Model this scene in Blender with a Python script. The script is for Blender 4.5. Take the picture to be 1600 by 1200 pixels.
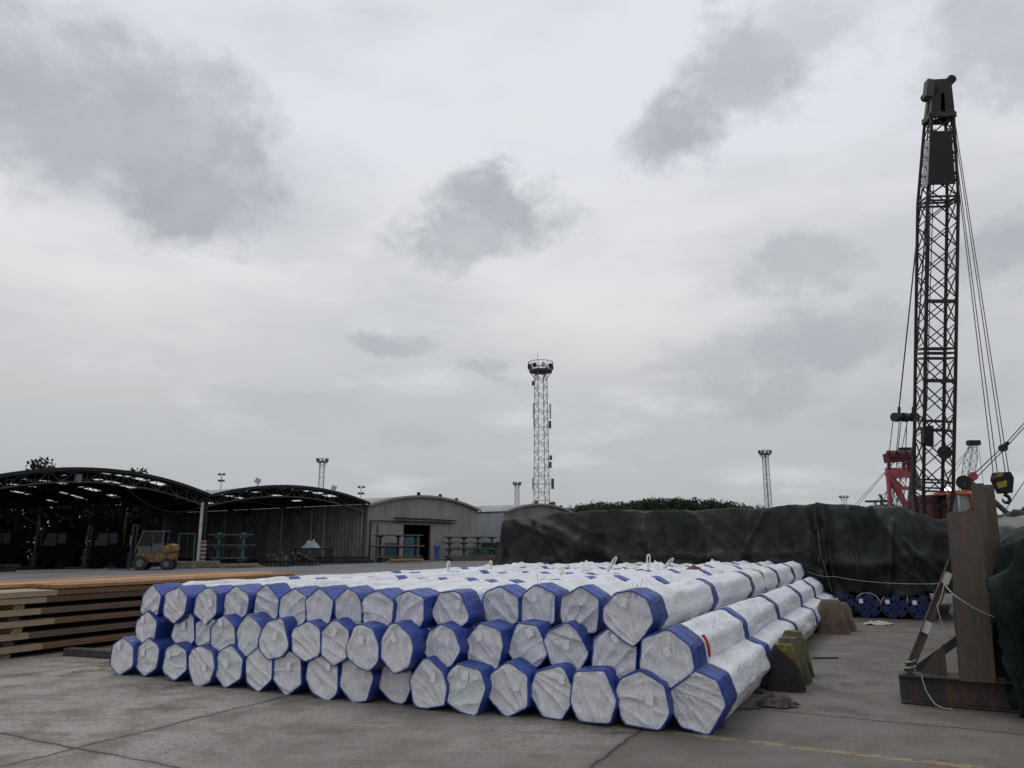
import bpy, math, random
from mathutils import Vector, Matrix, noise
R = math.radians
SC = bpy.context.scene
for o in list(bpy.data.objects): bpy.data.objects.remove(o)

# ------------------------------------------------------------------ camera
F, PIT, H = 1180.0, R(11.87), 1.6
cd = bpy.data.cameras.new('camera'); cam = bpy.data.objects.new('camera', cd)
SC.collection.objects.link(cam); SC.camera = cam
cd.sensor_width = 36; cd.lens = 36 * F / 1600; cd.clip_start = 0.05; cd.clip_end = 6000
cam.location = (0, 0, H); cam.rotation_euler = (R(90) + PIT, 0, 0)

# ------------------------------------------------------------------ light
SUN_EL, SUN_AZ = R(58), R(-25)          # azimuth measured from +Y towards +X
sd = bpy.data.lights.new('sun', 'SUN'); sd.energy = 0.6; sd.angle = R(22); sd.color = (1, .97, .93)
sun = bpy.data.objects.new('sun', sd); SC.collection.objects.link(sun)
tosun = Vector((math.sin(SUN_AZ) * math.cos(SUN_EL), math.cos(SUN_AZ) * math.cos(SUN_EL), math.sin(SUN_EL)))
sun.rotation_euler = tosun.to_track_quat('Z', 'Y').to_euler(); sun.location = (0, 0, 60)
vs = SC.view_settings; vs.view_transform = 'Standard'; vs.look = 'None'; vs.gamma = 1; vs.exposure = 0
vs.use_curve_mapping = False

SP, CP = math.sin(PIT), math.cos(PIT)
def ray(x, y):
    u = (x - 800) / F; v = (600 - y) / F
    return Vector((u, CP - v * SP, SP + v * CP))
def pd(x, y, yc):                        # a point at camera depth yc
    return Vector((0, 0, H)) + ray(x, y) * yc
def pY(x, y, Y):
    d = ray(x, y); return Vector((0, 0, H)) + d * (Y / d.y)
def pz(x, y, z):
    d = ray(x, y); return Vector((0, 0, H)) + d * ((z - H) / d.z)

# ------------------------------------------------------------------ world
W = bpy.data.worlds.new('World'); SC.world = W; W.use_nodes = True
nt = W.node_tree; N = nt.nodes; L = nt.links; N.clear()
out = N.new('ShaderNodeOutputWorld'); mixs = N.new('ShaderNodeMixShader')
bg1 = N.new('ShaderNodeBackground'); bg2 = N.new('ShaderNodeBackground')
sky = N.new('ShaderNodeTexSky'); sky.sky_type = 'NISHITA'; sky.sun_disc = False
sky.sun_elevation = SUN_EL; sky.sun_rotation = SUN_AZ
L.new(sky.outputs[0], bg1.inputs[0]); bg1.inputs[1].default_value = 0.1
tc = N.new('ShaderNodeTexCoord')
def wm(op, a, b=None, c=None, t=N, l=L, clamp=False):
    n = t.new('ShaderNodeMath'); n.operation = op; n.use_clamp = clamp
    for i, s in enumerate((a, b, c)):
        if s is None: continue
        if isinstance(s, (int, float)): n.inputs[i].default_value = s
        else: l.new(s, n.inputs[i])
    return n.outputs[0]
def wv(op, a, b=None, t=N, l=L):
    n = t.new('ShaderNodeVectorMath'); n.operation = op
    for i, s in enumerate((a, b)):
        if s is None: continue
        if isinstance(s, (tuple, list, Vector)): n.inputs[i].default_value = s
        else: l.new(s, n.inputs[i])
    return n
def wnoise(vec, scale, detail=5, rough=.55):
    n = N.new('ShaderNodeTexNoise'); n.inputs['Scale'].default_value = scale
    n.inputs['Detail'].default_value = detail; n.inputs['Roughness'].default_value = rough
    L.new(vec, n.inputs['Vector']); return n
def wmap(v, a, b, c, d, smooth=False):
    n = N.new('ShaderNodeMapRange'); n.interpolation_type = 'SMOOTHSTEP' if smooth else 'LINEAR'
    L.new(v, n.inputs[0])
    for i, s in zip((1, 2, 3, 4), (a, b, c, d)): n.inputs[i].default_value = s
    return n.outputs[0]
def wmix(fac, a, b):
    n = N.new('ShaderNodeMix'); n.data_type = 'RGBA'
    L.new(fac, n.inputs[0])
    for i, s in ((6, a), (7, b)):
        if isinstance(s, tuple): n.inputs[i].default_value = (*s, 1)
        else: L.new(s, n.inputs[i])
    return n.outputs[2]
DIR = tc.outputs['Generated']
sep = N.new('ShaderNodeSeparateXYZ'); L.new(DIR, sep.inputs[0])
st = wv('MULTIPLY', DIR, (1, 1, 3.2)).outputs[0]
big = wnoise(st, 1.5, 7, .52).outputs[0]
fine = wnoise(st, 4.2, 8, .55).outputs[0]
ZZ = sep.outputs[2]
n = N.new('ShaderNodeValToRGB'); L.new(ZZ, n.inputs[0]); cr = n.color_ramp
cr.elements[0].position = 0.0; cr.elements[0].color = (.40, .425, .45, 1)
cr.elements[1].position = 1.0; cr.elements[1].color = (.84, .87, .92, 1)
for p_, c_ in ((.07, (.44, .46, .48, 1)), (.17, (.58, .58, .575, 1)), (.29, (.78, .78, .775, 1)), (.55, (.78, .80, .86, 1))):
    e_ = cr.elements.new(p_); e_.color = c_
base = n.outputs[0]
base = wmix(wmap(big, .44, .66, 0, .62, True), base, (.50, .515, .55))
base = wmix(wmap(fine, .50, .72, 0, .50, True), base, (.80, .81, .83))
dn = wnoise(wv('MULTIPLY', DIR, (1, 1, 1.4)).outputs[0], 7, 6, .62)
dvec = wv('SCALE', wv('SUBTRACT', dn.outputs[1], (.5, .5, .5)).outputs[0]); dvec.inputs['Scale'].default_value = .17
wd = wv('ADD', DIR, dvec.outputs[0]).outputs[0]
rag_ = wm('MULTIPLY', wm('SUBTRACT', wnoise(wv('MULTIPLY', DIR, (1, 1, 1.3)).outputs[0], 15, 9, .62).outputs[0], .5), 1.35)
#       pixel centre, radii in pixels, strength
CL = [((170, 190), (240, 125), .80), ((290, 300), (140, 90), .95), ((120, 130), (160, 90), .6), ((370, 235), (60, 80), .7), ((40, 60), (110, 60), .45),
      ((800, 330), (115, 52), .85), ((735, 385), (105, 52), .80), ((700, 420), (60, 26), .5), ((1160, 120), (120, 78), .72), ((1060, 205), (88, 72), .80), ((1250, 60), (140, 60), .45),
      ((600, 525), (66, 30), .6), ((750, 583), (44, 18), .5), ((1240, 420), (105, 38), .45), ((1300, 535), (160, 50), .62), ((1130, 560), (110, 30), .4),
      ((1180, 615), (120, 45), .62), ((1590, 385), (95, 62), .62), ((1580, 50), (130, 70), .60), ((640, 690), (60, 25), .35), ((430, 640), (150, 30), .22), ((1400, 640), (160, 40), .35)]
tot = None
for (cx, cy), (rx, ry), s_ in CL:
    d = ray(cx, cy).normalized(); k = F * ray(cx, cy).length / 1.0
    ax, az_ = rx / (k / ray(cx, cy).length) / ray(cx, cy).length, ry / F / ray(cx, cy).length
    sub = wv('SUBTRACT', wd, tuple(d)).outputs[0]
    sc_ = wv('MULTIPLY', sub, (1 / ax, .5 / ax, 1 / az_)).outputs[0]
    ln = wv('LENGTH', sc_).outputs['Value']
    m_ = wmap(wm('ADD', ln, rag_), 1.30, .40, 0, s_, True)
    tot = m_ if tot is None else wm('MAXIMUM', tot, m_)
tex = wmap(wnoise(DIR, 12, 6, .6).outputs[0], .3, .7, .72, 1.12)
tot = wm('MULTIPLY', tot, tex, clamp=True)
base = wmix(tot, base, (.395, .41, .44))
L.new(base, bg2.inputs[0]); bg2.inputs[1].default_value = 1.0
mixs.inputs[0].default_value = .93
L.new(bg1.outputs[0], mixs.inputs[1]); L.new(bg2.outputs[0], mixs.inputs[2]); L.new(mixs.outputs[0], out.inputs[0])

# ------------------------------------------------------------------ materials
class NT:
    def __init__(s, name):
        s.m = bpy.data.materials.new(name); s.m.use_nodes = True
        s.t = s.m.node_tree; s.b = s.t.nodes['Principled BSDF']; s.o = s.t.nodes['Material Output']
        s.tc = s.t.nodes.new('ShaderNodeTexCoord')
    def new(s, k): return s.t.nodes.new(k)
    def link(s, a, b): s.t.links.new(a, b)
    def math(s, op, a, b=None, clamp=False):
        return wm(op, a, b, None, s.t.nodes, s.t.links, clamp)
    def vec(s, op, a, b=None): return wv(op, a, b, s.t.nodes, s.t.links)
    def coord(s, kind='Object', scale=(1, 1, 1), rot=(0, 0, 0)):
        n = s.new('ShaderNodeMapping'); n.inputs['Scale'].default_value = scale; n.inputs['Rotation'].default_value = rot
        s.link(s.tc.outputs[kind], n.inputs[0]); return n.outputs[0]
    def world(s): return s.new('ShaderNodeNewGeometry').outputs['Position']
    def noise(s, vec, scale, detail=5, rough=.55, col=False):
        n = s.new('ShaderNodeTexNoise'); n.inputs['Scale'].default_value = scale
        n.inputs['Detail'].default_value = detail; n.inputs['Roughness'].default_value = rough
        s.link(vec, n.inputs['Vector']); return n.outputs[1 if col else 0]
    def rng(s, v, a, b, c, d, smooth=True):
        n = s.new('ShaderNodeMapRange'); n.interpolation_type = 'SMOOTHSTEP' if smooth else 'LINEAR'
        s.link(v, n.inputs[0])
        for i, q in zip((1, 2, 3, 4), (a, b, c, d)): n.inputs[i].default_value = q
        return n.outputs[0]
    def mix(s, fac, a, b):
        n = s.new('ShaderNodeMix'); n.data_type = 'RGBA'
        if isinstance(fac, (int, float)): n.inputs[0].default_value = fac
        else: s.link(fac, n.inputs[0])
        for i, q in ((6, a), (7, b)):
            if isinstance(q, tuple): n.inputs[i].default_value = (*q, 1)
            else: s.link(q, n.inputs[i])
        return n.outputs[2]
    def bump(s, h, strength=.4, dist=.02):
        n = s.new('ShaderNodeBump'); n.inputs['Strength'].default_value = strength; n.inputs['Distance'].default_value = dist
        s.link(h, n.inputs['Height']); s.link(n.outputs[0], s.b.inputs['Normal'])
    def fin(s, col=None, rough=.7, metal=0.0, spec=None):
        if col is not None:
            if isinstance(col, tuple): s.b.inputs['Base Color'].default_value = (*col, 1)
            else: s.link(col, s.b.inputs['Base Color'])
        if isinstance(rough, (int, float)): s.b.inputs['Roughness'].default_value = rough
        else: s.link(rough, s.b.inputs['Roughness'])
        s.b.inputs['Metallic'].default_value = metal
        if spec is not None: s.b.inputs['Specular IOR Level'].default_value = spec
        return s.m
def simple(name, c1, c2=None, scale=4, rough=.7, metal=0, bump=.25, bd=.01, lo=.4, hi=.65, spec=None, stretch=(1, 1, 1)):
    k = NT(name); c2 = c2 or tuple(x * .6 for x in c1)
    v = k.coord('Object', stretch); a = k.noise(v, scale, 7, .62)
    k.bump(k.noise(v, scale * 6, 4, .6), bump, bd)
    return k.fin(k.mix(k.rng(a, lo, hi, 0, 1), c1, c2), rough, metal, spec)
def rusty(name, paint, rust=(.10, .045, .022), amount=.5, scale=5, rough=.65, stretch=(1, 1, .35)):
    k = NT(name); v = k.coord('Object', stretch)
    a = k.noise(v, scale, 8, .68); b = k.noise(v, scale * 4, 6, .65)
    f = k.rng(k.math('ADD', a, k.math('MULTIPLY', b, .35)), .95 - amount * .55, 1.05 - amount * .45, 0, 1)
    r2 = k.mix(k.rng(b, .3, .7, 0, 1), rust, tuple(x * 1.7 for x in rust))
    p2 = k.mix(k.rng(b, .35, .7, 0, 1), paint, tuple(x * .62 for x in paint))
    k.bump(b, .35, .006)
    return k.fin(k.mix(f, p2, r2), rough)

MT = {}
# white woven wrapping, body of a bundle
def white_cloth(name, c, dirt, wr=(9, 2.2, 9), strength=.55, tint=0, rot=(0, 0, 0)):
    k = NT(name); v = k.coord('Object', wr, rot)
    vo = k.coord('Object')
    d = k.noise(v, 1.0, 5, .55); d2 = k.noise(k.coord('Object', (3, 1, 3), rot), 9, 6, .7)
    stain = k.noise(vo, 1.7, 7, .65); spots = k.noise(vo, 14, 5, .7)
    oi = k.new('ShaderNodeObjectInfo').outputs['Random']
    c1 = k.mix(k.rng(stain, .45, .75, 0, .75), c, dirt)
    c1 = k.mix(k.rng(spots, .60, .76, 0, .45), c1, tuple(x * .55 for x in dirt))
    c1 = k.mix(k.rng(k.noise(vo, .9, 3, .5), .5, .72, 0, .35), c1, tuple(x * .78 for x in c))
    c1 = k.mix(k.math('MULTIPLY', oi, .22), c1, (c[0] * .80, c[1] * .80, c[2] * .76))
    # fine weave and crumples
    def ridge(n_, p_): return k.math('POWER', k.math('SUBTRACT', 1.0, k.math('MULTIPLY', k.math('ABSOLUTE', k.math('SUBTRACT', n_, .5)), 3.2), True), p_)
    d3 = k.noise(k.coord('Object', (wr[0] * 2.1, wr[1] * 2.1, wr[2] * 2.0), rot), 1.0, 3, .5)
    h = k.math('ADD', k.math('ADD', k.math('MULTIPLY', ridge(d, 5), .9), k.math('MULTIPLY', ridge(d3, 6), .5)), k.math('MULTIPLY', d2, .45))
    k.bump(h, strength, .03)
    return k.fin(c1, .55, 0, .35)
MT['wrap'] = white_cloth('white_wrapping', (.74, .76, .80), (.52, .51, .49), (7, 1.6, 7), .42)
MT['cover'] = [white_cloth('white_end_cover_%s' % w_, c_, d_, wr, .5, 0, rt) for w_, c_, d_, wr, rt in (
    ('plain', (.77, .78, .815), (.47, .46, .47), (16, 16, 3), (0, R(35), 0)),
    ('greenish', (.71, .755, .76), (.44, .46, .44), (13, 14, 2.2), (0, R(-30), 0)),
    ('lilac', (.77, .755, .80), (.49, .47, .50), (16, 14, 2.5), (0, R(8), 0)),
    ('grey', (.70, .71, .74), (.42, .41, .41), (12, 14, 3.5), (0, R(60), 0)))]
def blue_tape(name, c):
    k = NT(name); v = k.coord('Object', (1, 1, 1)); a = k.noise(v, 9, 6, .65)
    b = k.noise(k.coord('Object', (3, 30, 3), (0, 0, R(-27) * -1)), 1.6, 5, .6)
    k.bump(k.math('ADD', b, k.math('MULTIPLY', a, .6)), .7, .02)
    cc = k.mix(k.rng(a, .40, .66, 0, .85), c, (c[0] * .8 + .012, c[1] * .6 + .012, c[2] * .42))
    cc = k.mix(k.rng(k.noise(v, 2.3, 6, .65), .44, .60, 0, .8), cc, (c[0] * 1.6, c[1] * 1.5, c[2] * 1.45))
    cc = k.mix(k.rng(k.noise(v, 3.1, 6, .7), .56, .68, 0, .55), cc, (.06, .075, .13))
    cc = k.mix(k.rng(k.noise(v, 40, 3, .6), .62, .72, 0, .5), cc, (.18, .21, .32))
    return k.fin(cc, k.rng(a, .3, .7, .32, .55), 0, .45)
MT['tape'] = [blue_tape('blue_tape', (.016, .048, .255)), blue_tape('dark_blue_tape', (.018, .036, .15))]
def paper():
    k = NT('paper_tag'); v = k.coord('Object')
    w = k.new('ShaderNodeTexWave'); w.wave_type = 'BANDS'; w.bands_direction = 'Z'; w.inputs['Scale'].default_value = 24
    w.inputs['Distortion'].default_value = .4; k.link(v, w.inputs[0])
    n_ = k.noise(k.coord('Object', (60, 60, 14)), 2.4, 2, .5)
    f = k.math('MULTIPLY', k.rng(w.outputs[1], .72, .86, 0, 1), k.rng(n_, .45, .55, 0, 1))
    return k.fin(k.mix(k.math('MULTIPLY', f, .55), (.80, .81, .84), (.30, .31, .36)), .5)
MT['paper'] = paper()
MT['paper_blank'] = simple('plain_paper', (.80, .81, .84), (.70, .71, .74), 20, .55)
MT['strap_white'] = simple('white_webbing', (.72, .72, .66), (.5, .5, .44), 12, .7)
MT['strap_green'] = simple('pale_green_webbing', (.42, .46, .36), (.25, .27, .2), 12, .7)
MT['rope'] = simple('pale_rope', (.45, .44, .38), (.25, .24, .2), 30, .8)
MT['wire'] = simple('steel_wire', (.025, .026, .03), None, 30, .5)
MT['red'] = simple('red_cloth', (.42, .03, .03), (.2, .02, .02), 12, .7)
MT['redbrown'] = simple('red_brown_cloth', (.16, .05, .04), (.06, .03, .03), 12, .8)
MT['rag'] = simple('dirty_rag', (.11, .085, .08), (.03, .025, .025), 14, .9, bump=.8, bd=.02)
MT['wood'] = simple('raw_wood', (.30, .21, .12), (.14, .09, .05), 6, .8, stretch=(1, 6, 6))
MT['wood_dark'] = simple('dirty_timber', (.065, .055, .048), (.03, .026, .024), 6, .85, stretch=(4, 1, 4))
MT['slab'] = None

def ground_mat():
    k = NT('yard_concrete'); P = k.world()
    az = R(27)
    # yard axes: a along the pile, l across it
    a = k.vec('DOT_PRODUCT', P, (math.sin(az), math.cos(az), 0)).outputs['Value']
    l = k.vec('DOT_PRODUCT', P, (math.cos(az), -math.sin(az), 0)).outputs['Value']
    wob = k.math('MULTIPLY', k.math('SUBTRACT', k.noise(P, 3.0, 5, .6), .5), .12)
    wob2 = k.math('MULTIPLY', k.math('SUBTRACT', k.noise(P, 2.2, 6, .7), .5), .16)
    def lines(v, off, per, wd):
        q = k.math('ADD', k.math('SUBTRACT', v, off), wd)
        q = k.math('DIVIDE', q, per); fr = k.math('FRACT', q)
        d = k.math('MINIMUM', fr, k.math('SUBTRACT', 1.0, fr)); return k.math('MULTIPLY', d, per)
    d1 = lines(l, -6.03, 3.84, wob); d2 = lines(a, 4.2, 3.95, wob2)
    dj = k.math('MINIMUM', d1, d2)
    wid = k.math('ADD', k.math('MULTIPLY', k.noise(P, 5, 4, .6), .022), .0)
    joint = k.rng(k.math('SUBTRACT', dj, wid), -.002, .006, 1, 0)
    jdirt = k.rng(dj, .0, .09, .35, 0)
    # crack wandering off the joint
    big = k.noise(P, .35, 6, .6); mid = k.noise(P, 1.6, 8, .68); fine = k.noise(P, 26, 5, .7); grit = k.noise(P, 140, 3, .7)
    # long faint tyre and drag smears
    vm = k.new('ShaderNodeMapping'); vm.inputs['Rotation'].default_value = (0, 0, R(27)); vm.inputs['Scale'].default_value = (.5, 3.2, 1)
    k.link(P, vm.inputs[0]); sm = k.noise(vm.outputs[0], .9, 6, .62)
    c = k.mix(k.rng(big, .42, .58, 0, 1), (.215, .192, .173), (.345, .322, .293))
    c = k.mix(k.rng(mid, .42, .62, 0, .85), c, (.140, .120, .104))
    c = k.mix(k.rng(sm, .50, .70, 0, .45), c, (.36, .34, .31))
    c = k.mix(k.rng(fine, .45, .66, 0, .8), c, (.100, .086, .076))
    c = k.mix(k.rng(grit, .56, .68, 0, .7), c, (.46, .43, .39))
    # random tone per slab, then everything right of one joint darker
    fl = k.new('ShaderNodeCombineXYZ')
    k.link(k.math('FLOOR', k.math('DIVIDE', k.math('SUBTRACT', l, -6.03), 3.84)), fl.inputs[0])
    k.link(k.math('FLOOR', k.math('DIVIDE', k.math('SUBTRACT', a, 4.2), 3.95)), fl.inputs[1])
    wn = k.new('ShaderNodeTexWhiteNoise'); wn.noise_dimensions = '2D'; k.link(fl.outputs[0], wn.inputs['Vector'])
    c = k.mix(k.rng(wn.outputs['Value'], 0, 1, 0, .34, False), c, (.15, .132, .118))
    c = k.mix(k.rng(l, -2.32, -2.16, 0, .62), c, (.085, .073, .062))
    f2 = k.noise(P, 62, 4, .75); c = k.mix(k.rng(f2, .48, .66, 0, .55), c, (.11, .098, .088))
    tm = k.new('ShaderNodeMapping'); tm.inputs['Rotation'].default_value = (0, 0, R(-58)); tm.inputs['Scale'].default_value = (.22, 4.5, 1); k.link(P, tm.inputs[0])
    c = k.mix(k.math('MULTIPLY', k.rng(k.noise(tm.outputs[0], 1.1, 5, .6), .54, .64, 0, .65), k.rng(k.noise(P, 1.3, 5, .6), .4, .6, 0, 1)), c, (.10, .088, .078))
    # oil stains
    oil = k.noise(P, .8, 5, .7); c = k.mix(k.rng(oil, .58, .66, 0, .6), c, (.07, .063, .058))
    # worn yellow line
    dy = k.math('ABSOLUTE', k.math('SUBTRACT', k.math('ADD', a, k.math('MULTIPLY', wob, .15)), 6.84))
    ym = k.math('MULTIPLY', k.rng(dy, .045, .06, 1, 0), k.rng(k.noise(P, 7, 7, .75), .40, .62, 0, .75))
    c = k.mix(ym, c, (.36, .27, .11))
    c = k.mix(jdirt, c, (.07, .062, .055))
    c = k.mix(k.math('MULTIPLY', joint, .85), c, (.022, .02, .018))
    h = k.math('SUBTRACT', k.math('ADD', k.math('MULTIPLY', fine, .5), k.math('MULTIPLY', grit, .35)), k.math('MULTIPLY', joint, 2.0))
    k.bump(h, .5, .012)
    return k.fin(c, k.rng(mid, .3, .7, .62, .88), 0, .4)
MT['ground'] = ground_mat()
def asphalt():
    k = NT('road_asphalt'); P = k.world(); a = k.noise(P, .3, 6, .6); b = k.noise(P, 9, 5, .7)
    c = k.mix(k.rng(a, .4, .62, 0, 1), (.125, .125, .128), (.085, .085, .09))
    c = k.mix(k.rng(b, .5, .7, 0, .5), c, (.16, .16, .16)); k.bump(b, .3, .02)
    return k.fin(c, .85)
MT['asphalt'] = asphalt()

def tarp_mat(name, c, top, sc=1.0):
    k = NT(name); v = k.coord('Object'); a = k.noise(v, 1.1 * sc, 7, .65); b = k.noise(v, 7, 7, .7)
    f = k.noise(k.coord('Object', (3.2, 3.2, .8)), 1.6, 6, .6)
    w = k.noise(v, 60, 3, .6)
    cc = k.mix(k.rng(a, .40, .66, 0, 1), c, top)
    cc = k.mix(k.rng(b, .52, .72, 0, .5), cc, tuple(x * 1.5 for x in top))
    cc = k.mix(k.rng(w, .5, .8, 0, .25), cc, tuple(x * .4 for x in c))
    gn = k.new('ShaderNodeNewGeometry'); sn = k.new('ShaderNodeSeparateXYZ'); k.link(gn.outputs['Normal'], sn.inputs[0])
    cc = k.mix(k.math('MULTIPLY', k.rng(sn.outputs[2], .35, .95, 0, .45), k.rng(a, .3, .6, .5, 1)), cc, tuple(x * 2.0 + .01 for x in top))    # dust settled on what faces up
    k.bump(k.math('ADD', k.math('MULTIPLY', f, 1.0), k.math('MULTIPLY', b, .12)), .45, .07)
    return k.fin(cc, .95, 0, .08)
MT['tarp'] = tarp_mat('dark_green_tarpaulin', (.026, .029, .029), (.052, .055, .050))
MT['tarp2'] = tarp_mat('green_tarpaulin', (.027, .031, .031), (.055, .060, .056))
MT['tarp3'] = tarp_mat('blackish_green_tarpaulin', (.012, .018, .017), (.024, .034, .031), 1.6)
MT['tarp_grey'] = tarp_mat('dusty_grey_tarpaulin', (.085, .088, .080), (.15, .152, .14), 1.6)
MT['tarp_brown'] = tarp_mat('brownish_tarpaulin', (.048, .042, .040), (.078, .068, .064))

def slab_mat(name, c, c2, pale):
    k = NT(name); v = k.coord('Object', (6, .7, 6)); a = k.noise(v, 1.6, 7, .65); b = k.noise(k.coord('Object'), 18, 5, .7)
    cc = k.mix(k.rng(a, .38, .66, 0, 1), c, c2)
    cc = k.mix(k.rng(b, .55, .75, 0, .5), cc, tuple(x * .45 for x in c))
    # pale first stretch of the flank, with a ragged saw-cut limit (real colour of the wood there)
    sp = k.new('ShaderNodeSeparateXYZ'); k.link(k.tc.outputs['Object'], sp.inputs[0])
    lim = k.rng(sp.outputs[1], pale, pale + .012, 1, 0)
    pc = k.mix(k.rng(a, .4, .7, 0, 1), (.32, .25, .17), (.20, .15, .10))
    if pale > 0: cc = k.mix(lim, cc, pc)
    k.bump(k.math('ADD', a, b), .35, .006)
    return k.fin(cc, .75, 0, .3)
MT['slab_side'] = [slab_mat('brown_beam_%s' % n_, c1, c2, p_) for n_, c1, c2, p_ in (
    ('dark', (.072, .042, .030), (.11, .062, .040), .86), ('warm', (.115, .064, .037), (.16, .092, .052), .92), ('grey', (.085, .060, .044), (.12, .080, .054), .74))]
MT['slab_top'] = slab_mat('orange_beam', (.30, .15, .07), (.19, .10, .05), 0)
MT['slab_top2'] = slab_mat('tan_beam', (.42, .25, .13), (.30, .16, .08), 0)

MT['steel_dark'] = simple('dark_steel', (.022, .024, .027), (.013, .013, .015), 3, .7, spec=.25)
MT['steel_black'] = simple('black_steel', (.007, .008, .010), (.011, .011, .012), 3, .55)
MT['truss'] = simple('grey_truss_paint', (.055, .058, .065), (.035, .035, .04), 3, .6)
MT['galv'] = simple('galvanised_steel', (.36, .37, .39), (.24, .25, .27), 2, .5)
MT['white_paint'] = simple('white_paint', (.62, .62, .62), (.4, .39, .37), 3, .6)
MT['rust_post'] = rusty('rusty_grey_steel', (.088, .072, .057), (.075, .042, .025), .46, 3.2, .7, (2, 2, .3))
MT['rust_dark'] = rusty('dark_rusty_steel', (.045, .04, .038), (.07, .035, .024), .5, 4)
MT['crane_red'] = rusty('faded_red_paint', (.43, .10, .115), (.14, .05, .04), .2, 3)
MT['crane_maroon'] = rusty('maroon_paint', (.12, .03, .035), (.06, .03, .025), .35, 3)
MT['orange'] = rusty('orange_paint', (.55, .14, .06), (.2, .07, .04), .2, 3)
MT['yellow'] = rusty('dirty_yellow_paint', (.42, .30, .04), (.06, .05, .03), .45, 4)
MT['fork_yellow'] = rusty('forklift_yellow_paint', (.25, .135, .03), (.075, .035, .024), .62, 2.2)
MT['fork_navy'] = rusty('navy_paint', (.02, .03, .06), (.03, .02, .02), .3, 3)
MT['fork_green'] = rusty('dull_green_paint', (.05, .10, .05), (.04, .03, .02), .3, 3)
MT['cab_grey'] = simple('grey_cab_paint', (.075, .08, .088), (.045, .045, .05), 3, .5)
MT['teal'] = rusty('teal_paint', (.04, .12, .165), (.05, .05, .05), .25, 3)
MT['green_paint'] = rusty('green_rack_paint', (.03, .10, .075), (.05, .04, .035), .3, 3)
MT['tyre'] = simple('tyre_rubber', (.025, .025, .027), None, 8, .85)
MT['rim'] = simple('wheel_rim', (.13, .13, .14), None, 8, .6)
MT['glass'] = NT('window_glass').fin((.10, .12, .13), .08, 0, .7)
MT['glass_pale'] = NT('sky_lit_glass').fin((.32, .35, .37), .12, 0, .8)
MT['block'] = simple('rough_concrete', (.17, .145, .115), (.10, .085, .07), 7, .9, bump=.8, bd=.03)
MT['coverall'] = simple('blue_workwear', (.035, .07, .33), (.02, .04, .2), 6, .8)
MT['skin'] = simple('skin', (.35, .2, .14), None, 8, .6)
MT['bluecap'] = simple('blue_pipe_cap', (.008, .022, .115), (.004, .009, .045), 9, .4)
MT['blackgap'] = simple('black_plastic', (.008, .008, .012), None, 5, .6)
def corrug(name, c, c2, per=.35, axis=0):
    k = NT(name); v = k.coord('Object')
    sp = k.new('ShaderNodeSeparateXYZ'); k.link(v, sp.inputs[0])
    a = k.noise(k.coord('Object', (1, 1, .35)), .8, 6, .6)
    k.bump(k.noise(v, 3, 4, .6), .2, .03)
    cc = k.mix(k.rng(a, .38, .66, 0, 1), c, c2)
    return k.fin(cc, .75, 0, .15)
MT['sheet_taupe'] = corrug('taupe_sheeting', (.25, .24, .235), (.205, .197, .193))
MT['sheet_grey'] = corrug('grey_sheeting', (.19, .19, .185), (.14, .14, .135))
MT['sheet_pale'] = corrug('pale_blue_grey_sheeting', (.33, .35, .37), (.26, .28, .30))
MT['roof'] = corrug('roof_sheeting', (.33, .33, .33), (.25, .25, .25))
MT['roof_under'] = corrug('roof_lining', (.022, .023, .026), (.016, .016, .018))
MT['shed_wall'] = corrug('dark_shed_sheeting', (.20, .20, .205), (.12, .12, .125))
MT['dark_floor'] = simple('shaded_floor', (.028, .028, .029), (.015, .015, .016), 1, .95, spec=.05)  # near-black floor colour stands in for the deep shade inside the sheds
MT['machine'] = simple('shaded_machine_paint', (.004, .0045, .006), (.003, .003, .004), 2, .9, spec=.05)  # shed shade put into the colour of the parked machines, tyres included
MT['machine_green'] = simple('shaded_green_machine_paint', (.006, .010, .007), (.003, .004, .003), 2, .9, spec=.05)  # green machines, darkened the same way for the shade they stand in
MT['dark_glass'] = NT('dark_glass').fin((.01, .012, .015), .25, 0, .3)
MT['leaf_dark'] = None
def skylight():
    k = NT('skylight_panel'); k.t.nodes.remove(k.b)
    tr = k.new('ShaderNodeBsdfTranslucent'); tr.inputs[0].default_value = (.85, .87, .84, 1)
    df = k.new('ShaderNodeBsdfTransparent'); df.inputs[0].default_value = (.8, .82, .8, 1); m = k.new('ShaderNodeMixShader'); m.inputs[0].default_value = .45
    k.link(tr.outputs[0], m.inputs[1]); k.link(df.outputs[0], m.inputs[2]); k.link(m.outputs[0], k.o.inputs[0]); return k.m
MT['skylight'] = skylight()
def leaf(name, c, c2):
    k = NT(name); oi = k.noise(k.coord('Object'), 1.3, 3, .6)
    return k.fin(k.mix(k.rng(oi, .35, .65, 0, 1), c, c2), .9, 0, .05)
MT['leaf'] = leaf('dark_foliage', (.008, .013, .008), (.014, .021, .012))
MT['leaf_far'] = leaf('hill_foliage', (.030, .042, .027), (.058, .07, .042))
MT['bark'] = simple('bark', (.09, .07, .055), None, 6, .9)
def stripes():
    k = NT('red_white_stripes'); sp = k.new('ShaderNodeSeparateXYZ'); k.link(k.tc.outputs['Object'], sp.inputs[0])
    fr = k.math('FRACT', k.math('MULTIPLY', sp.outputs[2], 3.6))
    f = k.math('GREATER_THAN', fr, .5); return k.fin(k.mix(f, (.36, .34, .34), (.15, .035, .045)), .7)
MT['stripes'] = stripes()
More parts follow.
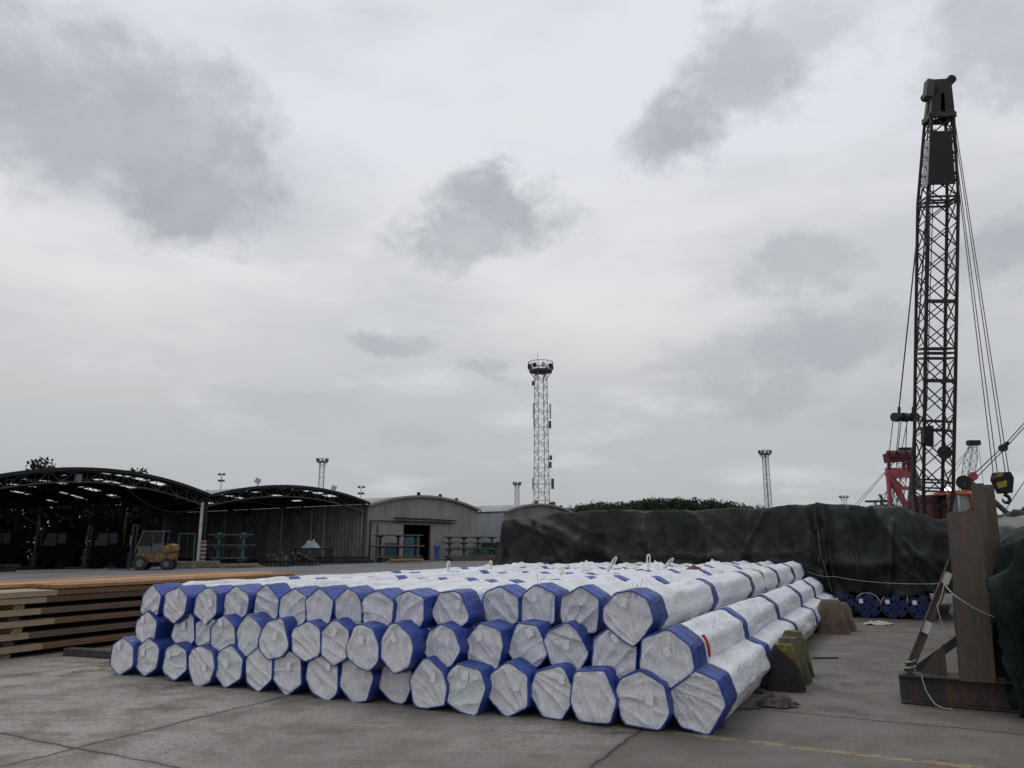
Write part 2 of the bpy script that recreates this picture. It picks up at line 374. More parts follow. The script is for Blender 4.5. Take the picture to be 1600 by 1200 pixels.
def block_mat(name, pale, paintc, thresh):
    k = NT(name); v = k.coord('Object'); a = k.noise(v, 5, 8, .7); b = k.noise(v, 22, 6, .7)
    sp = k.new('ShaderNodeSeparateXYZ'); k.link(v, sp.inputs[0])
    c = k.mix(k.rng(a, .38, .65, 0, 1), pale, tuple(x * .55 for x in pale))
    hgt = k.math('ADD', k.math('ADD', k.math('MULTIPLY', sp.outputs[2], 1.3), k.math('MULTIPLY', sp.outputs[0], 1.5)), k.math('MULTIPLY', a, .45))
    c = k.mix(k.math('MULTIPLY', k.rng(hgt, thresh, thresh + .03, 0, 1), k.rng(b, .35, .5, 1, .45)), c, paintc)
    k.bump(k.math('ADD', a, b), .9, .03); return k.fin(c, .9)
MT['blk'] = [block_mat('black_yellow_block_paint', (.024, .023, .024), (.23, .175, .03), .68),
             block_mat('grey_mossy_block', (.085, .085, .06), (.14, .13, .08), .58),
             block_mat('faded_yellow_block_paint', (.05, .045, .035), (.19, .165, .05), .60),
             block_mat('brown_block', (.20, .135, .10), (.17, .15, .10), .66)]

# ------------------------------------------------------------------ builders
COL = SC.collection; ORG = {}
class MB:
    def __init__(s): s.v = []; s.f = []; s.sm = False
    def add(s, vs, fs):
        o = len(s.v); s.v += [tuple(v) for v in vs]; s.f += [tuple(i + o for i in f) for f in fs]; return s
    def box(s, c, size, M=None, taper=None):
        x, y, z = [q / 2 for q in size]; c = Vector(c); t = taper or (1, 1)
        vs = [Vector((i * x * (t[0] if k > 0 else 1), j * y * (t[1] if k > 0 else 1), k * z)) for k in (-1, 1) for j in (-1, 1) for i in (-1, 1)]
        if M is not None: vs = [M @ v for v in vs]
        return s.add([c + v for v in vs], [(0, 2, 3, 1), (4, 5, 7, 6), (0, 1, 5, 4), (2, 6, 7, 3), (0, 4, 6, 2), (1, 3, 7, 5)])
    def bar(s, p0, p1, w, h=None, up=Vector((0, 0, 1))):
        p0, p1 = Vector(p0), Vector(p1); h = h or w; d = (p1 - p0)
        if d.length < 1e-6: return s
        d.normalize(); x = d.cross(up)
        if x.length < 1e-3: x = d.cross(Vector((1, 0, 0)))
        x.normalize(); y = x.cross(d).normalized()
        vs = [p + x * (i * w / 2) + y * (j * h / 2) for p in (p0, p1) for j in (-1, 1) for i in (-1, 1)]
        return s.add(vs, [(0, 1, 3, 2), (4, 6, 7, 5), (0, 4, 5, 1), (2, 3, 7, 6), (0, 2, 6, 4), (1, 5, 7, 3)])
    def tube(s, pts, r, n=6, cap=True):
        pts = [Vector(p) for p in pts]; rs = r if isinstance(r, (list, tuple)) else [r] * len(pts); o = len(s.v); px = None
        for i, p in enumerate(pts):
            d = (pts[min(i + 1, len(pts) - 1)] - pts[max(i - 1, 0)]).normalized()
            x = d.cross(Vector((0, 0, 1))) if px is None else px - d * px.dot(d)
            if x.length < 1e-3: x = d.cross(Vector((1, 0, 0)))
            x.normalize(); px = x; y = d.cross(x)
            for k in range(n):
                a = 2 * math.pi * k / n; s.v.append(tuple(p + (x * math.cos(a) + y * math.sin(a)) * rs[i]))
        for i in range(len(pts) - 1):
            for k in range(n):
                a, b = o + i * n + k, o + i * n + (k + 1) % n; s.f.append((a, b, b + n, a + n))
        if cap: s.f.append(tuple(o + k for k in range(n))[::-1]); s.f.append(tuple(o + (len(pts) - 1) * n + k for k in range(n)))
        return s
    def prism(s, poly, ex):                 # poly: 3D points, ex: extrusion vector
        n = len(poly); ex = Vector(ex); vs = [Vector(p) for p in poly] + [Vector(p) + ex for p in poly]
        return s.add(vs, [tuple(range(n))[::-1], tuple(range(n, 2 * n))] + [(i, (i + 1) % n, n + (i + 1) % n, n + i) for i in range(n)])
    def grid(s, rows):
        o = len(s.v); m = len(rows[0])
        for r in rows: s.v += [tuple(p) for p in r]
        for i in range(len(rows) - 1):
            for j in range(m - 1):
                a = o + i * m + j; s.f.append((a, a + 1, a + m + 1, a + m))
        return s
    def build(s, name, m, parent=None, origin=None, smooth=False):
        if parent is not None: org = ORG[parent.name]
        elif origin is not None: org = Vector(origin)
        else:
            xs = [v[0] for v in s.v]; ys = [v[1] for v in s.v]; zs = [v[2] for v in s.v]
            org = Vector(((min(xs) + max(xs)) / 2, (min(ys) + max(ys)) / 2, min(zs)))
        me = bpy.data.meshes.new(name); me.from_pydata([tuple(Vector(v) - org) for v in s.v], [], s.f); me.update()
        if m is not None: me.materials.append(m)
        if smooth: me.polygons.foreach_set('use_smooth', [True] * len(me.polygons))
        o = bpy.data.objects.new(name, me); COL.objects.link(o)
        if parent is not None: o.parent = parent
        else: o.location = org
        ORG[o.name] = org.copy(); return o
def bevel(o, w=.01, seg=2):
    b = o.modifiers.new('bevel', 'BEVEL'); b.width = w; b.segments = seg; b.limit_method = 'ANGLE'; return o
def empty(name, loc):
    o = bpy.data.objects.new(name, None); COL.objects.link(o); o.location = loc; o.empty_display_size = .2
    ORG[o.name] = Vector(loc); return o
def tag(o, label=None, cat=None, group=None, kind=None):
    if label: o['label'] = label
    if cat: o['category'] = cat
    if group: o['group'] = group
    if kind: o['kind'] = kind
    return o
def children(o): return [c for c in bpy.data.objects if c.parent == o]
def copy_tree(o, parent=None):
    c = o.copy(); COL.objects.link(c)
    if parent is not None: c.parent = parent
    for ch in children(o): copy_tree(ch, c)
    return c
AZ = R(27); E = Vector((math.sin(AZ), math.cos(AZ), 0)); NN = Vector((math.cos(AZ), -math.sin(AZ), 0))
def AL(a, l, z=0): return E * a + NN * l + Vector((0, 0, z))
def toal(p): return p.dot(E), p.dot(NN)
def rnd(a, b): return random.uniform(a, b)
def nz(x, y=0, z=0): return noise.noise(Vector((x, y, z)))

# ------------------------------------------------------------------ setting
g = MB(); S_ = 3000
g.grid([[Vector((x, y, 0)) for x in (-S_, -60, -20, 0, 20, 60, S_)] for y in (-S_, -20, 10, 40, 100, S_)])
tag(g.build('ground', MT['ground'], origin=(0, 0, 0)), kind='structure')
DU = Vector((math.sin(R(38)), math.cos(R(38)), 0)); DV = Vector((-math.cos(R(38)), math.sin(R(38)), 0))
SA = Vector((-21.6, 54, 0))              # column between the first two sheds
g = MB(); p0 = SA - DU * 60 - DV * 1.2; p1 = SA + DU * 90 - DV * 1.2
g.grid([[p + Vector((0, 0, .004)) - DV * q for p in (p0, p1)] for q in (0, 16)])
tag(g.build('road', MT['asphalt'], origin=(0, 0, 0)), kind='structure')
g = MB(); p0 = SA - DU * 60; p1 = SA + DU * 90
g.grid([[p + Vector((0, 0, .008)) - DV * q for p in (p0, p1)] for q in (1.1, 1.4)])
tag(g.build('road_edge', MT['white_paint'], origin=(0, 0, 0)), kind='structure')

# ------------------------------------------------------------------ sheds
EAVE, RISE, SPAN, TD = 4.88, 1.24, 14.8, .65
def arc(u, span=SPAN, rise=None, eave=None):
    rise = RISE if rise is None else rise; eave = EAVE if eave is None else eave
    x = (u / span) * 2 - 1; return eave + rise * (1 - x * x)
def roof_mesh(o0, span, depth, eave, rise, over, skycells, nu=20, nv=24, vs0=-.5):
    roof = MB(); sk = MB(); under = MB()
    for i in range(nu):
        for j in range(nv):
            u0, u1 = span * i / nu, span * (i + 1) / nu
            v0, v1 = vs0 + (depth - vs0) * j / nv, vs0 + (depth - vs0) * (j + 1) / nv
            q = [o0 + DU * u + DV * v + Vector((0, 0, arc(u, span, rise, eave))) for u, v in ((u0, v0), (u1, v0), (u1, v1), (u0, v1))]
            if (i, j) in skycells: sk.add([p + Vector((0, 0, .02)) for p in q], [(0, 1, 2, 3)])
            else:
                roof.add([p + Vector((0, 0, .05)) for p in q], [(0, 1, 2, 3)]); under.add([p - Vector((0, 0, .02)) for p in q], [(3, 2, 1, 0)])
    # fascia at the front edge
    fa = MB()
    for i in range(nu):
        u0, u1 = span * i / nu, span * (i + 1) / nu
        a = o0 + DU * u0 + DV * vs0 + Vector((0, 0, arc(u0, span, rise, eave))); b = o0 + DU * u1 + DV * vs0 + Vector((0, 0, arc(u1, span, rise, eave)))
        fa.bar(a + Vector((0, 0, 0)), b + Vector((0, 0, 0)), .07, .2)
    return roof, under, sk, fa
def truss(mb, o0, v, span=SPAN, nseg=20, r=.045, td=TD):
    P_ = lambda u, dz: o0 + DU * u + DV * v + Vector((0, 0, arc(u, span) - .12 - dz))
    for i in range(nseg):
        u0, u1 = span * i / nseg, span * (i + 1) / nseg
        mb.bar(P_(u0, 0), P_(u1, 0), .085); mb.bar(P_(u0, td), P_(u1, td), .10)
        mb.bar(P_(u0, 0), P_(u0, td), .05)
        mb.bar(P_(u0, td if i % 2 else 0), P_(u1, 0 if i % 2 else td), .05)
def open_shed(o0, label, sky, wall_right, extra):
    D = 34.0; t = tag(empty('open_shed', o0 + DU * SPAN / 2), label, 'shed', 'arched open sheds')
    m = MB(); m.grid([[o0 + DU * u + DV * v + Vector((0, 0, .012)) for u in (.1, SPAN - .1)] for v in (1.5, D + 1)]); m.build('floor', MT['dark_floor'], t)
    roof, under, sk, fa = roof_mesh(o0 + DU * .06, SPAN - .12, D, EAVE, RISE, .4, sky)
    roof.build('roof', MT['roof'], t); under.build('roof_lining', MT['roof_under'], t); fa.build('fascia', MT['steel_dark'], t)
    for j in sorted(set(j for i, j in sky)):
        run = []
        for i in range(22):
            if (i, j) in sky: run.append(i)
            elif run:
                m = MB(); dv = (D + .5) / 24
                for q in run:
                    u0, u1 = .06 + (SPAN - .12) * q / 20, .06 + (SPAN - .12) * (q + 1) / 20
                    m.add([o0 + DU * u + DV * v + Vector((0, 0, arc(u - .06, SPAN - .12) + .03)) for u, v in ((u0, -.5 + dv * j), (u1, -.5 + dv * j), (u1, -.5 + dv * (j + 1)), (u0, -.5 + dv * (j + 1)))], [(0, 1, 2, 3)])
                m.build('skylight', MT['skylight'], t); run = []
    for k in range(5):
        m = MB(); truss(m, o0, .1 + k * 8.45); m.build('truss', MT['truss'] if k == 0 else MT['steel_dark'], t)
    m = MB()
    for i in range(1, 12):
        u = SPAN * i / 12; z = arc(u) - .10
        m.bar(o0 + DU * u + DV * .1 + Vector((0, 0, z)), o0 + DU * u + DV * (D - .2) + Vector((0, 0, z)), .06, .1)
    m.build('purlins', MT['steel_black'], t)
    for k in range(5):
        m = MB(); c = o0 + DU * .0 + DV * (.1 + k * 8.45)
        m.box(c + Vector((0, 0, 2.45)), (.26, .26, 4.9)); m.build('column', MT['steel_dark'], t)
    if wall_right:
        w = MB(); b0 = o0 + DU * (SPAN - .15)
        def seg(v0, v1, z0, z1):
            n = int((v1 - v0) / .12); rows = [[], []]
            for i in range(n + 1):
                v = v0 + (v1 - v0) * i / n; off = (0, .10, .10, 0)[i % 4]
                for r_, z in ((0, z0), (1, z1)): rows[r_].append(b0 + DV * v - DU * off + Vector((0, 0, z)))
            w.grid(rows)
        seg(.2, 14.2, 0, EAVE - .05); seg(14.2, 18.2, 3.6, EAVE - .05); seg(18.2, D, 0, EAVE - .05)
        w.build('side_wall', MT['shed_wall'], t)
        for v in (5.2, 7.0, 11.5, 21, 28):
            m = MB(); m.box(b0 + DV * v - DU * .16 + Vector((0, 0, 2.4)), (.12, .12, 4.8)); m.build('wall_post', MT['galv'], t)
    return t
random.seed(4)
def skyset(rows, p=.8, lo=3, hi=17):
    s = set()
    for j in rows:
        for i in range(lo, hi):
            if random.random() < p: s.add((i, j))
    return s
shed1 = open_shed(SA - DU * SPAN, 'wide open shed with arched truss roof at the left, forklifts standing under it', skyset((1, 4, 8, 12, 16), .55, 2, 19), False, 0)
RISE = 1.02
shed2 = open_shed(SA, 'open arched shed to the right of the striped column, closed by a ribbed side wall', skyset((1, 5, 9, 14), .45, 4, 18), True, 0)
open_shed(SA - DU * SPAN * 2, 'added arched open shed out of view at the far left, blocking light', set(), False, 0)  # unseen shed added to keep daylight out of the left shed
m = MB(); m.box(SA + DU * -.30 + Vector((0, 0, 2.2)), (.15, .15, 4.4)); m.build('downpipe', MT['white_paint'], shed2)
m = MB(); m.box(SA + Vector((0, 0, .95)) - DV * .04, (.30, .30, 1.6)); m.build('warning_stripes', MT['stripes'], shed2)
# lamp box on the first truss, hanging cable
p = pY(126, 748, 47.6)
m = MB(); m.box(p - Vector((0, .3, 0)), (.35, .25, .55)); tag(m.build('junction_box', MT['galv']), 'pale box fixed to the truss near the crest of the left shed', 'box')
m = MB(); a_, b_ = pY(190, 760, 49.2), pY(314, 790, 53.3)
pts = []
for i in range(21):
    t_ = i / 20; q = a_.lerp(b_, t_); q.z -= 2.3 * 4 * t_ * (1 - t_) * .42; pts.append(q - DV * .4)
m.tube(pts, .025, 5); tag(m.build('power_cable', MT['steel_dark']), 'slack cable sagging under the front truss of the left shed', 'cable')

def closed_shed(o0, span, depth, eave, rise, label, mat_front, mat_side, door, left_wall=True):
    t = tag(empty('arched_warehouse', o0 + DU * span / 2), label, 'warehouse')
    ar = lambda u: arc(u, span, rise, eave)
    w = MB(); n = int(span / .16)
    rows = [[], []]; 
    d0, d1, dz = door if door else (1e9, 1e9, 0)
    def z0(u): return dz if d0 < u < d1 else 0
    us = sorted(set([span * i / n for i in range(n + 1)] + ([d0 + .001, d1 - .001, d0 - .001, d1 + .001] if door else [])))
    for i, u in enumerate(us):
        off = (0, .045, .045, 0)[i % 4]
        rows[0].append(o0 + DU * u - DV * off + Vector((0, 0, z0(u)))); rows[1].append(o0 + DU * u - DV * off + Vector((0, 0, ar(u))))
    w.grid(rows); w.build('front_wall', mat_front, t)
    m = MB()
    for (u, _) in ((0, 0), (span, 0)):
        nn = int(depth / .3)
        m.grid([[o0 + DU * u + DV * (depth * i / nn) + (DU * (.05 if i % 4 in (1, 2) else 0)) * (-1 if u == 0 else 1) + Vector((0, 0, z)) for i in range(nn + 1)] for z in (0, eave)])
    m.build('side_walls', mat_side, t)
    m = MB(); m.grid([[o0 + DU * u + DV * depth + Vector((0, 0, z)) for u in (0, span)] for z in (0, eave)]); m.build('rear_wall', mat_side, t)
    roof, under, sk, fa = roof_mesh(o0 - DU * .15, span + .3, depth, eave, rise, .3, set(), 28, 8, -.35)
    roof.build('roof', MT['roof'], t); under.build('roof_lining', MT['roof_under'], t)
    fa.build('fascia', MT['galv'] if False else MT['sheet_taupe'], t)
    if door:
        for (u0, u1) in ((d0 - (d1 - d0) * .85, d0), (d1, d1 + 2.3)):
            m = MB(); c = o0 + DU * (u0 + u1) / 2 - DV * .16 + Vector((0, 0, dz / 2 + .02))
            m.bar(c - DU * (u1 - u0) / 2, c + DU * (u1 - u0) / 2, .08, dz); m.build('door_leaf', mat_front, t)
        m = MB(); z = dz + .25
        m.bar(o0 + DU * (d0 - 4.0) - DV * .3 + Vector((0, 0, z)), o0 + DU * (d1 + 3.4) - DV * .3 + Vector((0, 0, z)), .1, .1)
        m.bar(o0 + DU * (d0 - 1.2) - DV * .45 + Vector((0, 0, z + .3)), o0 + DU * (d1 + 3.0) - DV * .45 + Vector((0, 0, z + .22)), .5, .12)
        m.bar(o0 + DU * (d0 - 4.0) - DV * .3 + Vector((0, 0, 0)), o0 + DU * (d0 - 4.0) - DV * .3 + Vector((0, 0, z)), .12, .12)
        m.build('door_rail', MT['steel_dark'], t)
    for u in (span * .42, span * .62, span * .78):
        m = MB(); c = o0 + DU * u + Vector((0, 0, ar(u) + .2)); m.box(c, (.3, .3, .35)); m.build('roof_vent', MT['steel_dark'], t)
    return t
SB = SA + DU * 14.95; SCp = SA + DU * 29.6
closed_shed(SB, 14.5, 30, 4.75, 1.08, 'taupe ribbed warehouse with arched gable and a tall open sliding door', MT['sheet_taupe'], MT['sheet_grey'], (4.1, 7.6, 3.2))
closed_shed(SCp + DU * 4.2, 13.5, 30, 4.8, 1.0, 'pale arched warehouse half hidden behind the dark tarpaulin stack', MT['sheet_grey'], MT['sheet_pale'], None)
m = MB(); m.box(SCp + DU * 3.0 + Vector((0, 0, 2.45)) + DV * 9, (5.5, 7, 4.9), Matrix.Rotation(-R(38) + R(90) - R(52) * 0, 3, 'Z') if False else Matrix.Rotation(R(52), 3, 'Z'))
m = None
# small lamps on roof tops
for (uu, lb) in ((4.26, 'small floodlight on the left slope of the second shed roof'), (11.5, 'small floodlight on the right slope of the second shed roof')):
    b = SA + DU * uu + DV * .4 + Vector((0, 0, arc(uu) + .06)); t = tag(empty('roof_floodlight', b), lb, 'floodlight', 'floodlights on the shed roofs')
    m = MB(); m.tube([b - Vector((0, 0, .2)), b + Vector((0, 0, .3))], .04); m.build('stand', MT['steel_dark'], t)
    m = MB(); m.box(b + Vector((.0, 0, .42)), (.38, .18, .38), Matrix.Rotation(R(25), 3, 'Y')); m.build('lamp_head', MT['galv'], t)

# ------------------------------------------------------------------ vegetation
def leaf_cloud(mb, c, rad, n, size, rng, squash=1.0, shell=.5):
    for _ in range(n):
        d = Vector((rng.gauss(0, 1), rng.gauss(0, 1), rng.gauss(0, 1))).normalized()
        r = rad * (shell + (1 - shell) * rng.random() ** .5)
        p = Vector(c) + Vector((d.x * r, d.y * r, d.z * r * squash))
        s = size * rng.uniform(.6, 1.3); x = Vector((rng.gauss(0, 1), rng.gauss(0, 1), rng.gauss(0, 1))).normalized()
        y = x.cross(d + Vector((.01, .02, .03)));
        if y.length < .05: continue
        y.normalize(); mb.add([p - x * s, p - y * s * .6, p + x * s, p + y * s * .6], [(0, 1, 2, 3)])
def make_tree(loc, h, seed, label, sparse=False):
    rng = random.Random(seed); t = tag(empty('tree', loc), label, 'tree', 'trees beyond the open sheds'); loc = Vector(loc)
    m = MB(); top = loc + Vector((rng.uniform(-.4, .4), 0, h * .8))
    m.tube([loc, loc + Vector((.1, .1, h * .3)), loc.lerp(top, .7), top], [.22, .17, .1, .03], 7)
    cl = []
    for k in range(11 if not sparse else 9):
        a = rng.uniform(0, 6.28); zz = rng.uniform(.38, .95) * h; rr = h * .27 * math.sin(min(1, (zz / h)) * 2.6) * rng.uniform(.5, 1.1)
        c = loc + Vector((math.cos(a) * rr, math.sin(a) * rr, zz)); m.tube([loc + Vector((0, 0, zz * .7)), c], [.07, .02], 5); cl.append(c)
    m.build('trunk', MT['bark'], t, smooth=True)
    m = MB()
    for c in cl: leaf_cloud(m, c, h * rng.uniform(.12, .2) * (.6 if sparse else 1), 230 if not sparse else 60, h * .02, rng, .75, .3)
    m.build('crown', MT['leaf'], t)
    return t
trees = [(-62, 84, 7.5), (-56, 88, 6.8), (-50.5, 90, 8.2), (-45, 93, 6.6), (-40.5, 97, 8.0), (-36, 98, 6.2), (-31, 104, 7.2), (-70, 84, 8.4), (-66, 92, 7.8), (-53, 97, 8.2), (-44, 102, 8.4), (-36, 108, 7.5)]
nm = ['leftmost', 'second', 'third', 'fourth', 'fifth', 'sixth', 'seventh', 'eighth', 'ninth', 'tenth', 'eleventh', 'twelfth']
order = sorted(range(len(trees)), key=lambda i: trees[i][0] / trees[i][1])
for rank, i in enumerate(order):
    x, y, h_ = trees[i]
    make_tree((x, y, 0), h_, i, ('%s tree from the left in the green row seen through the open sheds' % nm[rank]))
make_tree(pY(55, 850, 80) * Vector((1, 1, 0)) if False else Vector((pY(55, 850, 80).x, 80, 0)), 10.3, 51, 'tree whose dark tip shows above the crest of the left shed roof', True)
make_tree(Vector((pY(190, 850, 86).x, 86, 0)), 10.0, 52, 'tree whose tip shows above the right slope of the left shed roof', True)
rg_ = random.Random(5); m = MB()
for k in range(620):
    q = SA - DU * 34 + DU * rg_.uniform(0, 66) + DV * rg_.uniform(38, 44); r_ = rg_.uniform(1.0, 2.0)
    leaf_cloud(m, q + Vector((0, 0, rg_.uniform(.2, 6.0))), r_, 60, .36, rg_, .9, .5)
tag(m.build('shrubbery', MT['leaf']), 'dense dark shrubbery closing the view behind the open sheds', 'shrubbery', kind='stuff')
# wooded hill
HC = Vector((pY(1035, 850, 260).x, 260, 0)); rng = random.Random(9)
def hill_z(x):
    q = (x - HC.x) / 38; return max(0, 13.6 * math.exp(-((x - HC.x) / 58) ** 4 * 1.0) * (.86 + .14 * math.cos((x - HC.x) / 17)) - 1.2 * math.exp(-((x - HC.x + 14) / 7) ** 2))
m = MB(); m.grid([[Vector((HC.x + i * 5, HC.y + j * 10, hill_z(HC.x + i * 5) * math.exp(-(j / 4) ** 2) - .3)) for i in range(-22, 23)] for j in range(-8, 9)])
tag(m.build('hill', MT['leaf_far'], origin=HC, smooth=True), kind='structure')
m = MB()
for k in range(560):
    x = HC.x + rng.uniform(-62, 66); j = rng.uniform(-14, 14); z = hill_z(x) * math.exp(-(j / 40) ** 2)
    if z < 1.5: continue
    r_ = rng.uniform(1.3, 2.6); leaf_cloud(m, Vector((x, HC.y + j, z + r_ * .5 + rng.choice([0, 0, .8]))), r_, 60, .42, rng, .85, .5)
tag(m.build('woodland', MT['leaf_far']), 'dark green wood covering the low hill behind the tarpaulin stack', 'woodland', kind='stuff')

# ------------------------------------------------------------------ lattice helpers
def frame4(p, ax, w, rot, wy=None):
    ax = ax.normalized(); x = ax.cross(Vector((0, 1, 0)))
    if x.length < .1: x = Vector((1, 0, 0))
    x = (Vector((1, 0, 0)) - ax * ax.x).normalized(); y = ax.cross(x).normalized()
    x, y = x * math.cos(rot) + y * math.sin(rot), y * math.cos(rot) - x * math.sin(rot); wy = wy or w
    return [p + x * (i * w / 2) + y * (j * wy / 2) for i, j in ((-1, -1), (1, -1), (1, 1), (-1, 1))]
def lattice(ch, br, p0, p1, w0, w1, n, rot, rc, rb, x_brace=True, nsides=6):
    ax = p1 - p0; fr = [frame4(p0 + ax * (i / n), ax, w0 + (w1 - w0) * i / n, rot) for i in range(n + 1)]
    for k in range(4): ch.tube([fr[0][k], fr[n][k]], rc, nsides)
    for i in range(n):
        for k in range(4):
            k2 = (k + 1) % 4
            if x_brace: br.bar(fr[i][k], fr[i + 1][k2], rb * 1.8); br.bar(fr[i][k2], fr[i + 1][k], rb * 1.8)
            else:
                a, b = (k, k2) if i % 2 else (k2, k); br.bar(fr[i][a], fr[i + 1][b], rb * 1.8); br.bar(fr[i][a], fr[i][b], rb * 1.8)
    return fr

# ------------------------------------------------------------------ light masts
def mast(x, Yy, ztop, wbot, wtop, plat, label, n, detail=False, head_h=1.6):
    b = Vector((pY(x, 850, Yy).x, Yy, 0)); t = tag(empty('light_mast', b), label, 'mast', 'floodlight masts on the skyline')
    ch, br = MB(), MB(); zp = ztop - head_h
    lattice(ch, br, b, b + Vector((0, 0, zp)), wbot, wtop, n, R(20), (.09 if detail else .15), (.04 if detail else .06), False, 5)
    ch.build('chords', MT['galv'], t); br.build('bracing', MT['galv'], t)
    m = MB(); c = b + Vector((0, 0, zp)); seg = 18
    m.tube([c, c + Vector((0, 0, .35))], plat * .5, seg)
    for k in range(6):
        a = k * 6.283 / 6; m.bar(c + Vector((math.cos(a) * wtop * .5, math.sin(a) * wtop * .5, -plat * .35)), c + Vector((math.cos(a) * plat * .48, math.sin(a) * plat * .48, 0)), .12)
    m.build('platform', MT['truss'], t)
    m = MB()
    for zz in (.7, head_h):
        ring = [c + Vector((math.cos(a_ * 6.283 / seg) * plat * .54, math.sin(a_ * 6.283 / seg) * plat * .54, zz)) for a_ in range(seg + 1)]
        m.tube(ring, .06, 5)
    for k in range(seg): a = k * 6.283 / seg; q = Vector((math.cos(a), math.sin(a), 0)); m.bar(c + q * plat * .5 + Vector((0, 0, .3)), c + q * plat * .54 + Vector((0, 0, head_h)), .07)
    m.build('railing', MT['truss'], t)
    for k in range(8):
        a = k * 6.283 / 8 + .2; q = Vector((math.cos(a), math.sin(a), 0)); m = MB()
        m.box(c + q * plat * .5 + Vector((0, 0, 1.05)), (.62, .62, .75), Matrix.Rotation(a, 3, 'Z')); m.build('floodlight', MT['steel_dark'] if k % 3 else MT['galv'], t)
    return t, b, c
t, b, c = mast(847, 150, 37.6, 2.5, 1.9, 4.7, 'tall galvanised lattice mast with round lamp platform and antennas, the tallest on the skyline', 22, True, 2.0)
m = MB(); m.tube([c + Vector((-.6, 0, .3)), c + Vector((-.6, 0, 4.0))], .05, 5); m.build('lightning_rod', MT['galv'], t)
for (dx, z, hh, w_) in ((-1.5, 27.3, 3.0, .35), (1.8, 27.3, 3.0, .35), (-1.4, 24.8, 1.6, .4), (1.7, 24.6, 1.5, .5), (1.7, 16.6, 1.2, .5), (-1.7, 12.9, 2.2, .4), (2.1, 12.9, 2.0, .55), (-1.7, 8.2, 2.4, .45), (2.2, 8.2, 2.4, .8), (-.8, -0.2 + 6.0, 2.0, 1.5), (1.8, 18.0, .9, .5), (-1.6, 33, .9, .5)):
    m = MB(); m.box(b + Vector((dx, -1.3, z)), (w_, .3, hh)); m.bar(b + Vector((dx, -1.3, z)), b + Vector((dx * .5, -.3, z)), .08); m.build('antenna', MT['galv'] if w_ < .5 else MT['truss'], t)
mast(497, 330, 37.6, 2.1, 1.9, 4.8, 'lattice floodlight mast rising behind the second shed roof', 16)
mast(1205, 300, 37.6, 2.0, 1.6, 4.7, 'lattice floodlight mast standing alone to the left of the big crane', 18)
mast(808, 420, 34.4, 2.0, 1.8, 4.4, 'short-looking floodlight mast just left of the tallest one', 14)
mast(1325, 620, 39, 3.0, 3.0, 7.0, 'tiny far mast between the lone mast and the big crane', 10)
for (x, Yy, z, lb) in ((338, 120, 12.2, 'thin lamp post above the valley between the two open sheds'), (561, 120, 10.2, 'thin lamp post behind the right slope of the second shed')):
    b = Vector((pY(x, 850, Yy).x, Yy, 0)); t = tag(empty('lamp_post', b), lb, 'lamp post', 'thin lamp posts behind the sheds')
    m = MB(); m.tube([b, b + Vector((0, 0, z))], [.12, .06], 6); m.build('pole', MT['galv'], t)
    for dx, dz in ((-.35, 0), (.35, 0), (-.3, -1.0), (.3, -1.0)):
        m = MB(); m.box(b + Vector((dx, 0, z + dz)), (.4, .3, .3)); m.build('lamp_head', MT['truss'], t)

# ------------------------------------------------------------------ bundles
WORDS = {1: 'rightmost', 2: 'second', 3: 'third', 4: 'fourth', 5: 'fifth', 6: 'sixth', 7: 'seventh', 8: 'eighth', 9: 'ninth', 10: 'tenth', 11: 'eleventh', 12: 'twelfth', 13: 'thirteenth', 14: 'fourteenth', 15: 'fifteenth', 16: 'sixteenth', 17: 'seventeenth'}
# pixel centre x,y; face width-height hint, corner count, tag (dx,dy,rot) or None
BOT = [(190, 1025, 6, (-.05, .12, 0)), (229, 1026, 6, (-.06, .05, 12)), (273, 1034, 6, (-.1, .08, 5)), (314, 1040, 7, (.07, -.02, 0)), (356, 1042, 6, (-.02, .03, -6)), (405, 1046, 6, None), (448, 1050, 6, (.03, .06, 3)),
       (504, 1056, 7, (.08, .10, 8)), (556, 1060, 7, (0, .14, 0)), (618, 1060, 7, (0, .14, 30)), (670, 1072, 8, (.06, .08, 0)), (730, 1077, 7, (0, .12, 3)), (792, 1077, 6, (.09, .04, 0)), (858, 1080, 7, (.12, .12, 4)), (925, 1090, 8, None), (1005, 1096, 7, (.06, .02, 0)), (1089, 1097, 7, None)]
MID = [(227, 982, 6, (-.05, .11, 0)), (276, 990, 7, (0, .07, 5)), (307, 992, 6, (-.02, .14, -8)), (342, 992, 6, (-.04, .14, 30)), (383, 994, 7, None), (427, 999, 7, (.03, .04, -5)), (478, 1002, 6, None), (522, 1005, 6, (0, .11, -20)), (567, 1011, 7, (-.02, .06, 0)),
       (642, 1017, 7, (-.02, .10, 35)), (695, 1012, 7, None), (749, 1010, 8, (-.05, .10, 4)), (807, 1009, 7, (.03, .14, 30)), (875, 1015, 7, (.02, .05, 4)), (957, 1022, 6, (.03, .14, 25)), (1040, 1030, 6, (.02, .06, 25))]
TOP = [(235, 942, 6, None), (273, 946, 6, (.03, .14, 4)), (321, 946, 6, (.09, .03, 12)), (368, 945, 6, (.07, -.04, 0)), (415, 945, 6, None), (457, 950, 6, None), (504, 952, 6, None), (549, 953, 7, None), (586, 955, 6, None), (632, 957, 7, None),
       (707, 956, 7, (.10, .07, 0)), (776, 949, 6, None), (841, 950, 6, (-.04, .11, 2)), (906, 956, 7, (-.09, -.08, 4)), (981, 966, 8, (-.03, .13, -10))]
